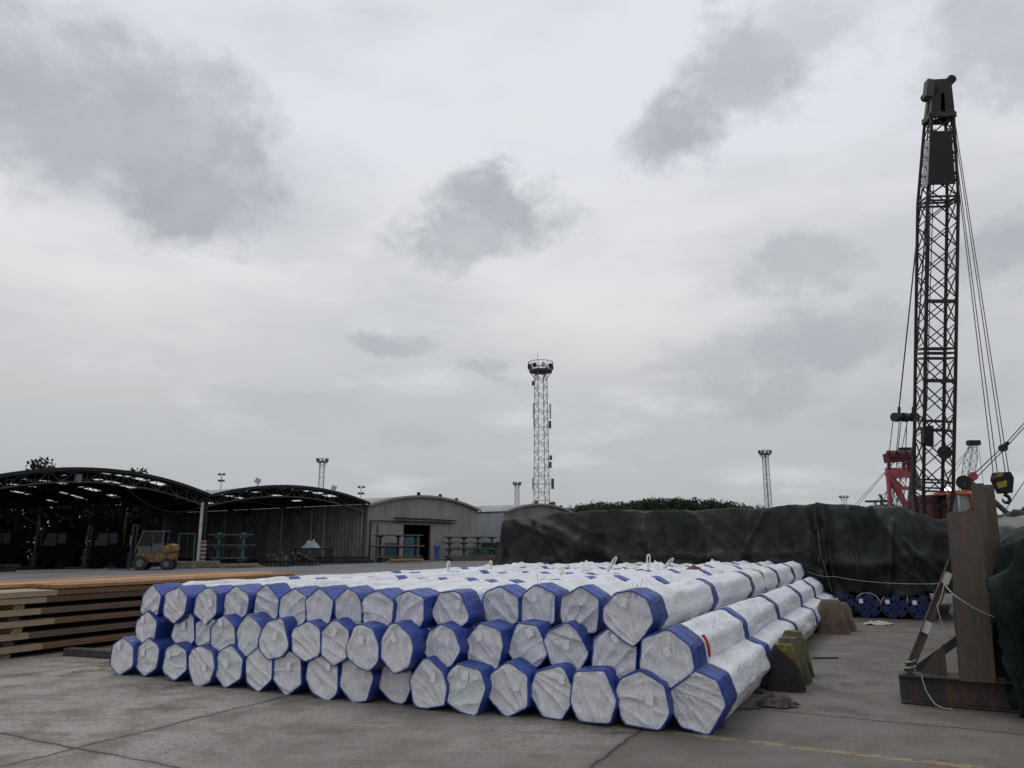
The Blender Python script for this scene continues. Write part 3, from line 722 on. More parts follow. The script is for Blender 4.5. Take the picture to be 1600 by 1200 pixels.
def place(rows, zr, zl, recess=()):
    res = []
    for (x, y, c, tg) in rows:
        k = (1089 - x) / 900; z = zr + (zl - zr) * min(1, max(0, k)); p_ = pz(x, y, z); a, l = toal(p_); res.append([a, l, z, c, tg])
    aa = [q[0] for q in res]; n_ = len(aa)
    for i, (x, y, c, tg) in enumerate(rows):       # even out the front line, keep the bundle on its own line of sight
        w_ = [aa[j] for j in range(max(0, i - 3), min(n_, i + 4))]; a = .45 * sum(w_) / len(w_) + .55 * aa[i]
        d = ray(x, y); t_ = a / d.dot(E); res[i][0] = a; res[i][1] = d.dot(NN) * t_; res[i][2] = .45 * res[i][2] + .55 * (H + d.z * t_)
    for i in recess: res[i][0] += .16
    return res
LAY = [('bottom', place(BOT, .245, .225)), ('middle', place(MID, .605, .545, (1, 2))), ('top', place(TOP, .955, .855))]
for nm_, ly in LAY:                      # keep neighbours apart
    for _ in range(60):
        for i in range(len(ly) - 1):
            g_ = ly[i + 1][1] - ly[i][1]; mn = .385 if ly[i][1] < -5 else .41
            if g_ < mn: ly[i][1] -= (mn - g_) / 2; ly[i + 1][1] += (mn - g_) / 2
def xsec(w, h, n, rng):
    ph = [math.pi * 2 * k / n + rng.uniform(-.17, .17) + (0 if n == 6 else rng.uniform(0, .8)) for k in range(n)]
    dd = [rng.uniform(.90, 1.05) for _ in ph]; p_ = {6: 20, 7: 26, 8: 30}[n]
    zs = 1.08 if n == 6 else 1.03
    def f(th, grow=0):
        s = sum((max(0, math.cos(th - a)) / d_) ** p_ for a, d_ in zip(ph, dd)) ** (-1 / p_)
        s = min(s, 1.13); return (s * w / 2 + grow) * math.cos(th), (s * h / 2 / zs + grow) * math.sin(th)
    return f
def white_ring(mb, xs, a0, l, z, da, wid, grow, nseg=40, thick=.012):
    rows = []
    for (aa, gg) in ((0, -.004), (0, grow), (wid, grow), (wid, -.004)):
        row = []
        for k in range(nseg + 1):
            th = 2 * math.pi * k / nseg; x, zz = xs(th, gg + (.003 * nz(th * 5, a0 + aa, l))); row.append(AL(a0 + da + aa, l + x, z + zz))
        rows.append(row)
    mb.grid(rows)
def make_bundle(a0, l, z, n, tg, layer, idx, cnt, seed, full, w, h):
    rng = random.Random(seed); xs = xsec(w, h, n, rng); LEN = 12.0
    side = cnt - idx
    where = 'rightmost' if side == 1 else 'leftmost' if idx == 0 else ('%s from the right' % WORDS[side] if side <= cnt // 2 + 1 else '%s from the left' % WORDS[idx + 1])
    look = 'white wrapped pipe bundle with paper tag' if tg else 'white wrapped pipe bundle without tag'
    if layer == 'middle' and side == 1: look = 'white wrapped pipe bundle with red strap'
    t = tag(empty('pipe_bundle', AL(a0, l, z - h / 2)), '%s, %s in the %s row' % (look, where, layer), 'pipe bundle', 'white and blue wrapped pipe bundles in the big stack')
    rings = [2.45 + rng.uniform(-.12, .12), 5.0 + rng.uniform(-.12, .12), 7.6 + rng.uniform(-.12, .12), 9.9 + rng.uniform(-.1, .1), 11.78]
    fw_ = .47
    # wrapping
    m = MB(); ns = 44; rows = []; a = .03; off = rng.uniform(0, 50)
    stations = []
    while a < LEN: stations.append(a); a += .07 if full and side <= 2 else .14
    stations.append(LEN)
    for s in stations:
        near = min(abs(s - (r + .1)) for r in [.1] + rings); sag = .028 * min(1, near / .7)
        row = []
        for k in range(ns + 1):
            kk = k % ns; th = 2 * math.pi * kk / ns
            g_ = .020 * nz(math.cos(th) * 2.2 + off, math.sin(th) * 2.2, s * 1.6) + .015 * abs(nz(math.cos(th) * 6 + off, math.sin(th) * 6, s * 3.1 + th)) + sag * .6 * nz(off, th, s * .8)
            pinch = -.014 * math.exp(-(near / .13) ** 2) + .010 * math.exp(-((near - .3) / .16) ** 2) + .007 * abs(nz(math.cos(th) * 9 + off, math.sin(th) * 9, off)) * math.exp(-(near / .4) ** 2)
            if s < fw_ + .06: g_, pinch = min(g_, 0) * .5 - .004, 0
            x, zz = xs(th, g_ + pinch); row.append(AL(a0 + s, l + x, z + zz))
        rows.append(row)
    m.grid(rows)
    # far closing face
    m.add([AL(a0 + LEN, l, z)] + rows[-1][:-1], [(0, i + 1, (i + 1) % ns + 1) for i in range(ns)])
    m.build('wrapping', MT['wrap'], t, smooth=True)
    # end cover with gathered folds
    m = MB(); ns2, nr = 96, 20; fx, fz = rng.choice([(-.25, -.25), (.28, -.22), (-.28, .24), (.1, -.34), (-.36, 0), (.05, .35)])
    fx *= rng.uniform(.8, 1.6); fz *= rng.uniform(.8, 1.6); amp = rng.uniform(.016, .027); fq = rng.uniform(16, 26)
    bow = rng.uniform(-.012, .004)
    def cov(r, th):
        x, zz = xs(th, -.005); x *= r; zz *= r
        ang = math.atan2(zz - fz, x - fx); dist = math.hypot(zz - fz, x - fx)
        q = nz(ang * fq * .28 + off, dist * 1.3, off); f_ = (1 - abs(math.sin(ang * fq * .5 + 2.5 * nz(dist * 2, ang * 2, off)))) ** 2.2
        bell = min(1, (1 - r) * 7 + .15)
        edge = max(0, r - .80) / .2
        dz_ = (amp * f_ * (.35 + .65 * max(0, nz(x * 5 + off, zz * 5, 3) + .5)) + .016 * q) * bell + .016 * nz(x * 9 + off, zz * 9, 1) * bell + bow * (1 - r * r) + .006 * edge * abs(math.sin(th * 19 + off))
        return AL(a0 + .012 - dz_, l + x, z + zz)
    rows = [[cov((i / nr) ** .85, 2 * math.pi * k / ns2) for k in range(ns2 + 1)] for i in range(1, nr + 1)]
    m.grid(rows); m.add([cov(.0001, 0)] + rows[0][:-1], [(0, (i + 1) % ns2 + 1, i + 1) for i in range(ns2)])
    ci = rng.choice([0, 0, 1, 2, 3, 0]) if layer != 'top' else rng.choice([0, 2, 3, 2])
    m.build('end_cover', MT['cover'][ci], t, smooth=True)
    # front band: outer sleeve with a thin lip round the face
    fw = rng.uniform(.28, .44) if side > 1 else .44
    m = MB(); rows = []
    for (aa, gg) in ((.016, -.009), (.001, -.007), (-.001, .001), (.016, .008), (fw * .45, .010), (fw * .47, .014), (fw, .012), (fw, -.006)):
        rows.append([AL(a0 + aa + .012 * nz(k * .35, off, aa) * (1 if aa > .1 else 0), l + xs(2 * math.pi * k / 64, gg + .005 * nz(k * .6 * (1 if k < 64 else 0) + off, aa * 5, 2))[0], z + xs(2 * math.pi * (k % 64) / 64, gg + .005 * nz((k % 64) * .6 + off, aa * 5, 2))[1]) for k in range(65)])
    for r_ in rows: r_[-1] = r_[0]
    m.grid(rows); m.build('blue_band', MT['tape'][0], t, smooth=False)
    if full:
        for ri, r in enumerate(rings):
            m = MB(); white_ring(m, xs, a0, l, z, r, .23 if ri < 4 else .12, .011); m.build('blue_band', MT['tape'][ri % 2 if side == 1 else 0], t)
            if ri in (1, 3) and side <= 3 or rng.random() < .12:
                m = MB(); white_ring(m, xs, a0, l, z, r + .20, .035, .016); m.build('strap', MT['strap_white'], t)
    if tg:
        dx, dz, rot = tg; q = Matrix.Rotation(-R(rot), 3, 'Y'); m = MB(); hw, hh = (.028, .042) if rng.random() < .6 else (.034, .044)
        rows = []
        for i in range(5):
            row = []
            for j in range(5):
                v = q @ Vector(((i / 4 - .5) * 2 * hw, 0, (j / 4 - .5) * 2 * hh)); row.append(AL(a0 - .012 - .004 * abs(nz(i * .5, j * .5, off)), l + dx + v.x, z + dz + v.z))
            rows.append(row)
        m.grid(rows); o = m.build('paper_tag', MT['paper'] if rng.random() < .5 else MT['paper_blank'], t)
        sm_ = o.modifiers.new('thickness', 'SOLIDIFY'); sm_.thickness = .002
    if layer == 'top' and side == 2:      # hand-written marker strokes on the face
        m = MB(); a_s = a0 - .009
        x0 = -.04
        for gl in ([(0, 0), (0, .022)], [(.012, 0), (.012, .016), (.026, .016), (.026, 0)], [(.036, .016), (.05, 0), (.036, 0), (.05, .018)], [(.062, .02), (.062, 0), (.076, .002)], [(.086, 0), (.094, .02), (.102, 0)]):
            m.tube([AL(a_s, l + x0 + u, z + .045 + v) for u, v in gl], .0016, 4)
        m.build('marker_writing', MT['steel_dark'], t)
    return t
BUN = {}
FAC = {}
ALLB = [(nm_, i, b_[1], b_[2]) for nm_, ly in LAY for i, b_ in enumerate(ly)]
for nm_, i, l, z in ALLB:
    k = max(0, min(1, (-l - 1.7) / 7)); D0 = .458 - .03 * k
    dm = min(math.hypot(l - l2, (z - z2) * 1.12) for n2, i2, l2, z2 in ALLB if (n2, i2) != (nm_, i)); FAC[(nm_, i)] = max(.82, min(1.0, (dm + .02) / D0))
for li, (nm_, ly) in enumerate(LAY):
    for i, (a, l, z, c, tg) in enumerate(ly):
        k = max(0, min(1, (-l - 1.7) / 7)); hh = .490 - .03 * k; ww = .470 - .03 * k
        ww *= FAC[(nm_, i)]; hh *= .5 + .5 * FAC[(nm_, i)]
        BUN[(nm_, i)] = (make_bundle(a, l, z, c, tg, nm_, i, len(ly), 100 * li + i, nm_ == 'top' or i in (0, len(ly) - 1), ww, hh), a, l, z, ww, hh)
# dunnage timbers under the stack
for q, (a, lb) in enumerate(((7.15, 'sawn timber bearer under the front ends of the pipe stack'), (9.0, 'timber bearer lying under the pipe stack beside the painted blocks'))):
    m = MB(); m.bar(AL(a, -9.2, .02), AL(a, -1.62 + .1 * q, .02), .10, .035); tag(bevel(m.build('timber_bearer', MT['wood_dark'])), lb, 'timber')
m = MB(); p_ = AL(7.20, -1.72, 0); m.prism([p_ + NN * -.06, p_ + NN * .16 + Vector((0, 0, 0)), p_ + NN * -.06 + Vector((0, 0, .10))], E * .12)
tag(m.build('wooden_wedge', MT['wood_dark']), 'small wooden wedge chocking the front right bottom bundle', 'wedge')

# slings, straps and rags on the stack
def sling(x, y, z, h, lean, label):
    p_ = pz(x, y, z); t_ = MB(); 
    pts = []
    for i in range(13):
        q = i / 12; ang = math.pi * q * 2; pts.append(p_ + Vector((math.sin(ang) * .022 * (.25 + q * (1 - q) * 4) + lean * .5 * (1 - math.cos(ang)) * h, .03 * math.sin(ang * 2), h * .5 * (1 - math.cos(ang)))))
    for a_, b_ in zip(pts[:-1], pts[1:]): t_.bar(a_, b_, .024, .010, Vector((0, 1, 0)))
    tag(t_.build('lifting_sling', MT['strap_white']), label, 'sling', 'white lifting slings standing up from the stack')
sling(700, 893, 1.12, .17, .05, 'short white sling loop standing near the far left corner of the pipe stack')
sling(767, 889, 1.12, .15, .0, 'small white sling loop beside the left end of the tarpaulin stack')
sling(950, 893, 1.14, .23, .6, 'white sling loop leaning right, left one of the three tallest')
sling(1013, 890, 1.14, .26, .05, 'upright white sling loop, middle one of the three tallest')
sling(1034, 893, 1.14, .21, .9, 'white sling loop leaning right, right one of the three tallest')
sling(877, 898, 1.12, .11, .1, 'low white sling loop on the middle of the stack top')
def surf_z(a, l, base=True):
    best = 0
    for (nm_, i), (t_, a_, l_, z_, w_, h_) in BUN.items():
        if a < a_ or a > a_ + 12: continue
        d = abs(l - l_) / (w_ / 2)
        if d < 1: best = max(best, z_ + h_ / 2 * (1 - .45 * d ** 3))
    return best
def strap_over(pts, w, m_, name, label, cat, grp=None, lift=.012, parent=None):
    m = MB(); prev = None; rng = random.Random(len(label)); fine_ = []
    for (p, q) in zip(pts[:-1], pts[1:]):
        n_ = max(2, int(math.hypot(q[0] - p[0], q[1] - p[1]) / .05))
        for i in range(n_): fine_.append((p[0] + (q[0] - p[0]) * i / n_, p[1] + (q[1] - p[1]) * i / n_))
    fine_.append(pts[-1]); P3 = []
    for k, (a, l) in enumerate(fine_): P3.append(AL(a + .05 * nz(k * .13, 3, len(label)), l, max(.02, surf_z(a, l)) + lift + .006 * nz(k * .4)))
    for a_, b_ in zip(P3[:-1], P3[1:]): m.bar(a_, b_, w, .006)
    return tag(m.build(name, m_), label, cat, grp)
rg = 'lifting straps lying across the stack top'
strap_over([(15.6, -7.8), (15.9, -6.2), (15.3, -4.4)], .06, MT['strap_white'], 'lifting_strap', 'white strap lying across the far left part of the stack top', 'strap', rg)
strap_over([(14.2, -6.4), (14.0, -5.2), (14.6, -3.6)], .06, MT['strap_white'], 'lifting_strap', 'white strap curving over the middle of the stack top', 'strap', rg)
strap_over([(16.9, -5.4), (16.4, -4.0), (17.0, -2.6)], .06, MT['strap_green'], 'lifting_strap', 'pale green strap near the far edge of the stack top', 'strap', rg)
strap_over([(13.0, -2.75), (13.1, -2.4), (13.3, -2.1), (13.35, -1.98)], .07, MT['strap_green'], 'lifting_strap', 'pale green webbing around the right top bundle between its blue bands', 'strap', rg)
def rag(c, r, h, m_, label, seed, name='rag', cat='rag', sq=.6):
    rng = random.Random(seed); m = MB(); rows = []
    for i in range(13):
        row = []
        for k in range(25):
            th = 2 * math.pi * (k % 24) / 24; q = i / 12; rr = r * q * (1 + .45 * nz(math.cos(th) * 1.5 + seed, math.sin(th) * 1.5, 0))
            row.append(Vector(c) + Vector((math.cos(th) * rr, math.sin(th) * rr * sq, h * (1 - q ** 1.6) * (1 + 1.1 * nz(math.cos(th) * q * 3 + seed, math.sin(th) * q * 3, 7)) + .04 * abs(nz(math.cos(th) * q * 8, math.sin(th) * q * 8, seed)))))
        rows.append(row)
    m.grid(rows); return tag(m.build(name, m_, smooth=True), label, cat)
rag(AL(12.6, -3.1, 1.17), .16, .05, MT['redbrown'], 'red brown rag lying on the top bundles near the right', 3)
rag(AL(14.8, -5.0, 1.13), .28, .06, MT['strap_white'], 'crumpled white sling heap in the middle of the stack top', 5, 'sling_heap', 'sling')
rag(pz(1213, 1104, .0) + Vector((0, 0, .01)), .19, .10, MT['rag'], 'dirty crumpled rag on the concrete before the painted blocks', 8)
rag(pz(1372, 976, .0) + Vector((0, 0, .01)), .30, .05, MT['rope'], 'pale frayed rope heap on the concrete near the blue pipe bundles', 11, 'rope_heap', 'rope')
bm = BUN[('middle', 15)]
m = MB(); a_, l_, z_ = bm[1], bm[2], bm[3]
pts = [AL(a_ + .58 + .02 * nz(i), l_ + .252 * math.cos(th_), z_ + .252 * math.sin(th_)) for i, th_ in enumerate([.65, .5, .35, .2, .05, -.1, -.25])]
for p, q in zip(pts[:-1], pts[1:]): m.bar(p, q, .06, .02, NN)
m.build('red_strap', MT['red'], bm[0])
m = MB()
for s_ in (0, .05, -.04): m.tube([AL(10.35 + s_, -2.2, 1.16), AL(10.3 + s_ * 3, -2.0, 1.0), AL(10.5, -1.8, .78), AL(10.9 + s_, -1.6, .55)], .008, 5)
m = None
hp = [(12.8, -6.6), (13.6, -7.5), (14.6, -7.0), (15.3, -5.9), (14.4, -4.3), (15.8, -4.7), (16.6, -6.6), (16.9, -3.7), (17.3, -5.2), (15.4, -3.2), (13.4, -5.3), (16.2, -8.0)]
for i_, (a, l) in enumerate(hp):
    z_ = surf_z(a, l); o = rag(AL(a, l, z_ - .02), rnd(.22, .38), rnd(.05, .09), MT['wrap'], 'crumpled loose white wrapping on the stack top, %s from the left end' % WORDS[1 + i_].replace('rightmost', 'first'), 40 + i_, 'loose_wrapping', 'wrapping')
    o['group'] = 'crumpled loose wrapping on the far stack top'
# thin loose binding wires above the front right bundles
for i_, (x, y, lb) in enumerate(((985, 928, 'thin wire ends sprouting above the front right top bundle'), (840, 912, 'thin wire ends sprouting near the middle of the front top edge'))):
    p_ = pz(x, y, 1.17); m = MB(); rng = random.Random(i_)
    for k in range(5 if i_ == 0 else 2): m.tube([p_ + Vector((rng.uniform(-.05, .05), 0, -.04)), p_ + Vector((rng.uniform(-.10, .12), rng.uniform(-.03, .03), rng.uniform(.06, .13)))], .0016, 4)
    tag(m.build('binding_wire', MT['wire']), lb, 'wire')

# ------------------------------------------------------------------ painted concrete blocks
def block(a, l, w, d, h, topw, topd, m_, label, rot=0, seed=1):
    rng = random.Random(seed); c = AL(a, l); rows = []
    M_ = Matrix.Rotation(rot, 3, 'Z'); nh = 9; per = []
    for i in range(nh + 1):
        q = i / nh; ww = w + (topw - w) * q ** 1.1; dd = d + (topd - d) * q
        if q > .85: ww *= 1 - 1.1 * (q - .85); dd *= 1 - 1.3 * (q - .85)
        row = []
        for k in range(28):
            s = k / 28 * 4; e_ = int(s); f_ = s - e_
            x, y = ((-1 + 2 * f_, -1), (1, -1 + 2 * f_), (1 - 2 * f_, 1), (-1, 1 - 2 * f_))[e_]
            cr_ = 1 - .06 * (min(abs(x), abs(y)) > .8) * 1.8; v = M_ @ (NN * (x * ww / 2 * cr_) + E * (y * dd / 2 * cr_))
            v *= 1 + .09 * nz(x * 2 + seed, y * 2, q * 3) + .05 * nz(x * 7 + seed, y * 7, q * 11)
            row.append(c + v + Vector((0, 0, h * q + .012 * nz(x * 3, y * 3, seed) * q)))
        row.append(row[0]); rows.append(row)
    m = MB(); m.grid(rows); top = rows[-1][:-1]; cc = sum(top, Vector()) / len(top) + Vector((0, 0, .012))
    m.add([cc] + top, [(0, i + 1, (i + 1) % 28 + 1) for i in range(28)])
    return tag(m.build('concrete_block', m_, origin=c, smooth=True), label, 'concrete block', 'concrete blocks wedging the pipe stack')
block(9.35, -1.33, .40, .32, .48, .22, .22, MT['blk'][0], 'black block with yellow painted top edge, nearest of the group of three', 0, 1)
block(9.85, -1.33, .40, .32, .50, .22, .20, MT['blk'][1], 'mossy grey trapezoid block, middle one of the group of three', R(-4), 2)
block(10.4, -1.36, .42, .34, .52, .22, .22, MT['blk'][2], 'faded yellow and dark block, farthest of the group of three', R(3), 3)
block(15.4, -1.32, .56, .40, .58, .36, .28, MT['blk'][3], 'reddish brown block alone at the far end of the pipe stack', R(5), 4)
block(15.95, -1.22, .50, .34, .50, .30, .22, MT['blk'][3], 'low brown block right behind the lone reddish block', R(-5), 6)

# ------------------------------------------------------------------ beam stack (left)
zl = [(.83, .91), (.74, .825), (.58, .665), (.42, .505), (.25, .335), (.08, .165)]; rng = random.Random(21)
cols = ['nearest', 'middle', 'farthest']; lays = ['top', 'second', 'third', 'fourth', 'fifth', 'bottom']
a_st = [6.38, 6.3, 6.35, 6.40, 6.22, 6.25]
for ci in range(3):
    for li, (z0, z1) in enumerate(zl):
        l1 = -11.32 - ci * .77 - rng.uniform(0, .03); l0 = l1 - .72; a0 = a_st[li] + (rng.uniform(-.35, .1) if ci else 0); a1 = 12.35 + rng.uniform(-.25, .25)
        up = rng.uniform(0, .015) if ci and li == 0 else 0
        m = MB(); o_ = AL(a0, (l0 + l1) / 2, z0)
        # local frame: y along the beam
        x_, h_ = (l1 - l0) / 2, z1 - z0 + up
        nseg = 14; rws = []
        for s in range(nseg + 1):
            aa = (a1 - a0) * s / nseg; bow = .008 * nz(aa * .4, ci, li)
            rws.append([Vector((x * x_, aa, zz + bow)) for x, zz in ((-1, 0), (1, 0), (1, h_), (-1, h_), (-1, 0))])
        m.grid(rws); m.add(rws[0][:4], [(0, 3, 2, 1)][:1]); m.add(rws[-1][:4], [(0, 1, 2, 3)])
        mat_ = MT['slab_side'][(1, 0, 2, 1, 2, 1)[li]] if not (li == 0 and ci) else (MT['slab_top'] if ci % 2 else MT['slab_top2'])
        o = m.build('flat_beam', mat_, origin=(0, 0, 0)); o.location = o_; o.rotation_euler = (0, 0, -AZ)
        bevel(o, .006, 1)
        tag(o, 'long brown flat beam in the %s layer, %s column seen from the pipe stack' % (lays[li], cols[ci]), 'beam', 'long flat brown beams in the stack at the left')
# orange skins: the top-most thin boards over the nearest column
for bi, (l0, l1, a0, a1, mk, lb) in enumerate(((-12.02, -11.30, 7.3, 12.3, 'slab_top', 'orange brown board lying loose on the near edge of the beam stack'), (-12.76, -12.12, 6.2, 12.6, 'slab_top2', 'tan board in the middle of the top of the beam stack'), (-13.55, -12.9, 6.0, 12.4, 'slab_top', 'orange board along the far side of the beam stack'))):
    m = MB(); m.bar(AL(a0, (l0 + l1) / 2, .955), AL(a1, (l0 + l1) / 2, .955), l1 - l0, .055); tag(bevel(m.build('wide_board', MT[mk]), .005, 1), lb, 'board')
for li, (z0, z1) in enumerate(((.0, .08), (.165, .25), (.335, .42), (.505, .58), (.665, .74))):
    for ai, a in enumerate((6.75, 9.4, 11.9)):
        m = MB(); m.bar(AL(a + rng.uniform(-.08, .08), -13.6, (z0 + z1) / 2), AL(a + rng.uniform(-.08, .08), -11.30 - .1, (z0 + z1) / 2), .15, z1 - z0 - .004)
        tag(m.build('spacer_timber', MT['wood_dark'] if li % 2 else MT['wood']), 'spacer timber %s the beam stack, %s gap from the ground' % (('at the left end of', 'in mid length of', 'at the far end of')[ai], ('lowest', 'second', 'third', 'fourth', 'highest')[li]), 'timber', 'spacer timbers between the beams')
m = MB(); m.bar(pz(106, 1018, .05), pz(200, 1024, .05), .16, .11); tag(bevel(m.build('dark_timber', MT['wood_dark'])), 'dark square timber lying on the ground between beam stack and pipe stack', 'timber')

# ------------------------------------------------------------------ tarpaulins
def drape(name, a0, a1, l0, l1, topf, hemf, m_, label, fold=.10, flare=.12, seed=0, na=60, nl=150, drop=3.0, rnd_=.05, cat='tarpaulin', creases=()):
    """Cloth over a box-like load: sags between supports on top, hangs in vertical folds, pulled by ties."""
    m = MB(); ca, cl = (a0 + a1) / 2, (l0 + l1) / 2; ha, hl = (a1 - a0) / 2, (l1 - l0) / 2; rows = []
    def samples(h_, n_):
        nd = 34; s = [-h_ - drop * (1 - i / nd) ** 1.25 for i in range(nd + 1)]
        s += [-h_ + 2 * h_ * i / n_ for i in range(1, n_)]
        return s + [h_ + drop * (i / nd) ** 1.25 for i in range(nd + 1)]
    rid = lambda v: 1 - 2 * abs(v)           # ridged noise: sharp creases
    for sa in samples(ha, na):
        row = []
        for sl in samples(hl, nl):
            oa, ol = max(0, abs(sa) - ha), max(0, abs(sl) - hl); ga, gl = (1 if sa > 0 else -1), (1 if sl > 0 else -1)
            a_, l_ = max(-ha, min(ha, sa)), max(-hl, min(hl, sl)); A_, L_ = ca + a_, cl + l_
            tz = topf(A_, L_); ov = max(oa, ol); ot = math.hypot(oa, ol)
            hem = hemf(A_, L_, ga if oa > ol else 0, gl if ol >= oa else 0)
            dz = (tz - hem) * ov / drop
            u = L_ + A_ + (ol * gl - oa * ga) * .3 * (1 if oa and ol else 0)
            top = .06 * nz(A_ * .7, L_ * .9, seed) + .05 * rid(nz(A_ * .9 + seed, L_ * 1.2, 2)) ** 3 + .02 * rid(nz(A_ * 2.6, L_ * 2.6 + seed, 5)) ** 2
            if ot == 0: row.append(AL(A_, L_, tz + top)); continue
            out_ = flare * dz + rnd_ * (1 - math.exp(-dz * 9))
            grow = min(1, dz * 1.2 + .05)
            v1 = rid(nz(u * .75 + .25 * nz(dz, u, 1), dz * .22 + seed, seed)) ** 2
            v2 = rid(nz(u * 2.1 + .3 * nz(dz * 1.5, u, 3), dz * .4, seed + 4)) ** 2
            v3 = rid(nz(u * .55 + dz * .75, u * .3 - dz * .35, seed + 9)) ** 3
            v4 = rid(nz(u * 1.1 - dz * 1.3, dz * .8, seed + 13)) ** 4
            disp = fold * (1.0 * v1 + .42 * v2 + .55 * v3 + .35 * v4 - .8 + .12 * nz(u * 6, dz * 6, seed)) * grow
            for (u0, d0, u1, d1, wd_, am) in creases:      # long drag folds
                tt = max(0, min(1, ((u - u0) * (u1 - u0) + (dz - d0) * (d1 - d0)) / ((u1 - u0) ** 2 + (d1 - d0) ** 2)))
                dd_ = math.hypot(u - u0 - tt * (u1 - u0), dz - d0 - tt * (d1 - d0)); disp += am * math.exp(-(dd_ / wd_) ** 2)
            out_ += disp
            z = tz - dz + top * math.exp(-dz * 3) + .03 * nz(u * 1.3, seed) * (dz > .3)
            row.append(AL(A_ + ga * oa / ot * out_, L_ + gl * ol / ot * out_, z))
        rows.append(row)
    m.grid(rows); o = m.build(name, m_, smooth=True)
    s = o.modifiers.new('thickness', 'SOLIDIFY'); s.thickness = .006; s.offset = -1
    return tag(o, label, cat)
def interp(x, pts):
    if x <= pts[0][0]: return pts[0][1]
    for (x0, y0), (x1, y1) in zip(pts[:-1], pts[1:]):
        if x <= x1: t_ = (x - x0) / (x1 - x0); t_ = t_ * t_ * (3 - 2 * t_); return y0 + (y1 - y0) * t_
    return pts[-1][1]
tl = [(-10.1, 2.20), (-9.5, 2.26), (-8.1, 2.38), (-6.8, 2.44), (-5.6, 2.40), (-4.6, 2.38), (-3.5, 2.40), (-2.4, 2.42), (-1.9, 2.46)]
drape('tarpaulin', 19.25, 24, -10.05, -1.7, lambda a, l: interp(l, tl) - .04 * max(0, a - 19.6), lambda a, l, x, y: .06 if y < 0 else .35, MT['tarp'],
      'long dark green tarpaulin over the cargo stack behind the white pipe bundles', .36, .12, 1, 50, 260,
      creases=((10.2, .1, 13.6, 1.7, .09, .20), (9.6, .05, 11.8, 1.0, .08, .16), (10.4, .3, 11.6, 1.7, .07, .13), (17.2, .05, 17.6, 1.9, .06, .16), (12.6, 1.15, 17, 1.05, .04, .09), (14.6, .1, 15.4, .9, .06, .10), (16.3, .1, 15.7, 1.2, .06, .10)))
tr = [(-2.0, 2.50), (-1.4, 2.44), (-.6, 2.40), (-.1, 2.36), (.35, 2.22), (.7, 2.10), (1.2, 1.98)]
drape('tarpaulin', 19.0, 24.0, -1.75, 1.0, lambda a, l: interp(l, tr) - .03 * max(0, a - 19.4), lambda a, l, x, y: .50 + .05 * math.sin(l * 3), MT['tarp2'],
      'dark green tarpaulin with loose folds above the small blue pipe bundles', .34, .05, 2, 40, 110,
      creases=((18.4, .0, 19.3, 1.6, .07, .18), (17.4, .0, 17.5, 1.8, .05, .15), (17.9, .1, 18.1, 1.8, .05, .14), (19.2, .1, 19.5, 1.9, .05, .14), (18.8, .3, 18.6, 1.8, .05, .12)))
drape('tarpaulin', 22.0, 28.0, 2.4, 9.0, lambda a, l: 2.35 + .16 * math.sin(l * 1.3) + .1 * nz(l, a), lambda a, l, x, y: .1, MT['tarp_brown'],
      'brownish tarpaulin over a low stack beyond the rusty posts at the right edge', .14, .1, 3, 30, 60)
drape('tarpaulin', 12.0, 16.0, .98, 4.4, lambda a, l: 1.80 + .14 * nz(l * 1.3, a * 1.1, 5) + .05 * (a - 13), lambda a, l, x, y: .05, MT['tarp_grey'],
      'dusty grey green tarpaulin behind the dark one at the right edge', .2, .10, 5, 40, 50)
drape('tarpaulin', 8.75, 12.2, .98, 3.6, lambda a, l: 1.56 + .25 * min(1, max(0, (l - .9) / .5)) + .05 * nz(a * 2, l * 2, 4), lambda a, l, x, y: .04 + .05 * nz(l * 3, a * 3), MT['tarp3'],
      'dark tarpaulin hanging in deep folds to the ground at the right edge', .22, .03, 7, 60, 60, rnd_=.10, drop=2.6, creases=((9.5, .1, 9.8, 1.5, .05, .13), (9.9, .05, 10.3, 1.5, .06, .14), (10.2, .1, 10.1, 1.6, .04, .10)))
# ties on the tarpaulins
def rope(pts, r, m_, label, name='rope', cat='rope', n=10, sag=0.0):
    m = MB(); P3 = []
    for a_, b_ in zip(pts[:-1], pts[1:]):
        for i in range(n): t_ = i / n; q = a_.lerp(b_, t_); q = q - Vector((0, 0, sag * 4 * t_ * (1 - t_))); P3.append(q)
    P3.append(pts[-1]); m.tube(P3, r, 5); return tag(m.build(name, m_), label, cat)
rope([pY(1444, 806, 18.0), pY(1466, 846, 17.75), pY(1467, 905, 17.7), pY(1466, 932, 17.7)], .0035, MT['strap_green'], 'pale cord hanging over the right end of the folded green tarpaulin', n=6)
rope([pY(1276, 808, 17.6), pY(1281, 860, 17.3), pY(1300, 925, 17.2)], .0025, MT['strap_green'], 'thin cord hanging where the two dark tarpaulins overlap', n=6)
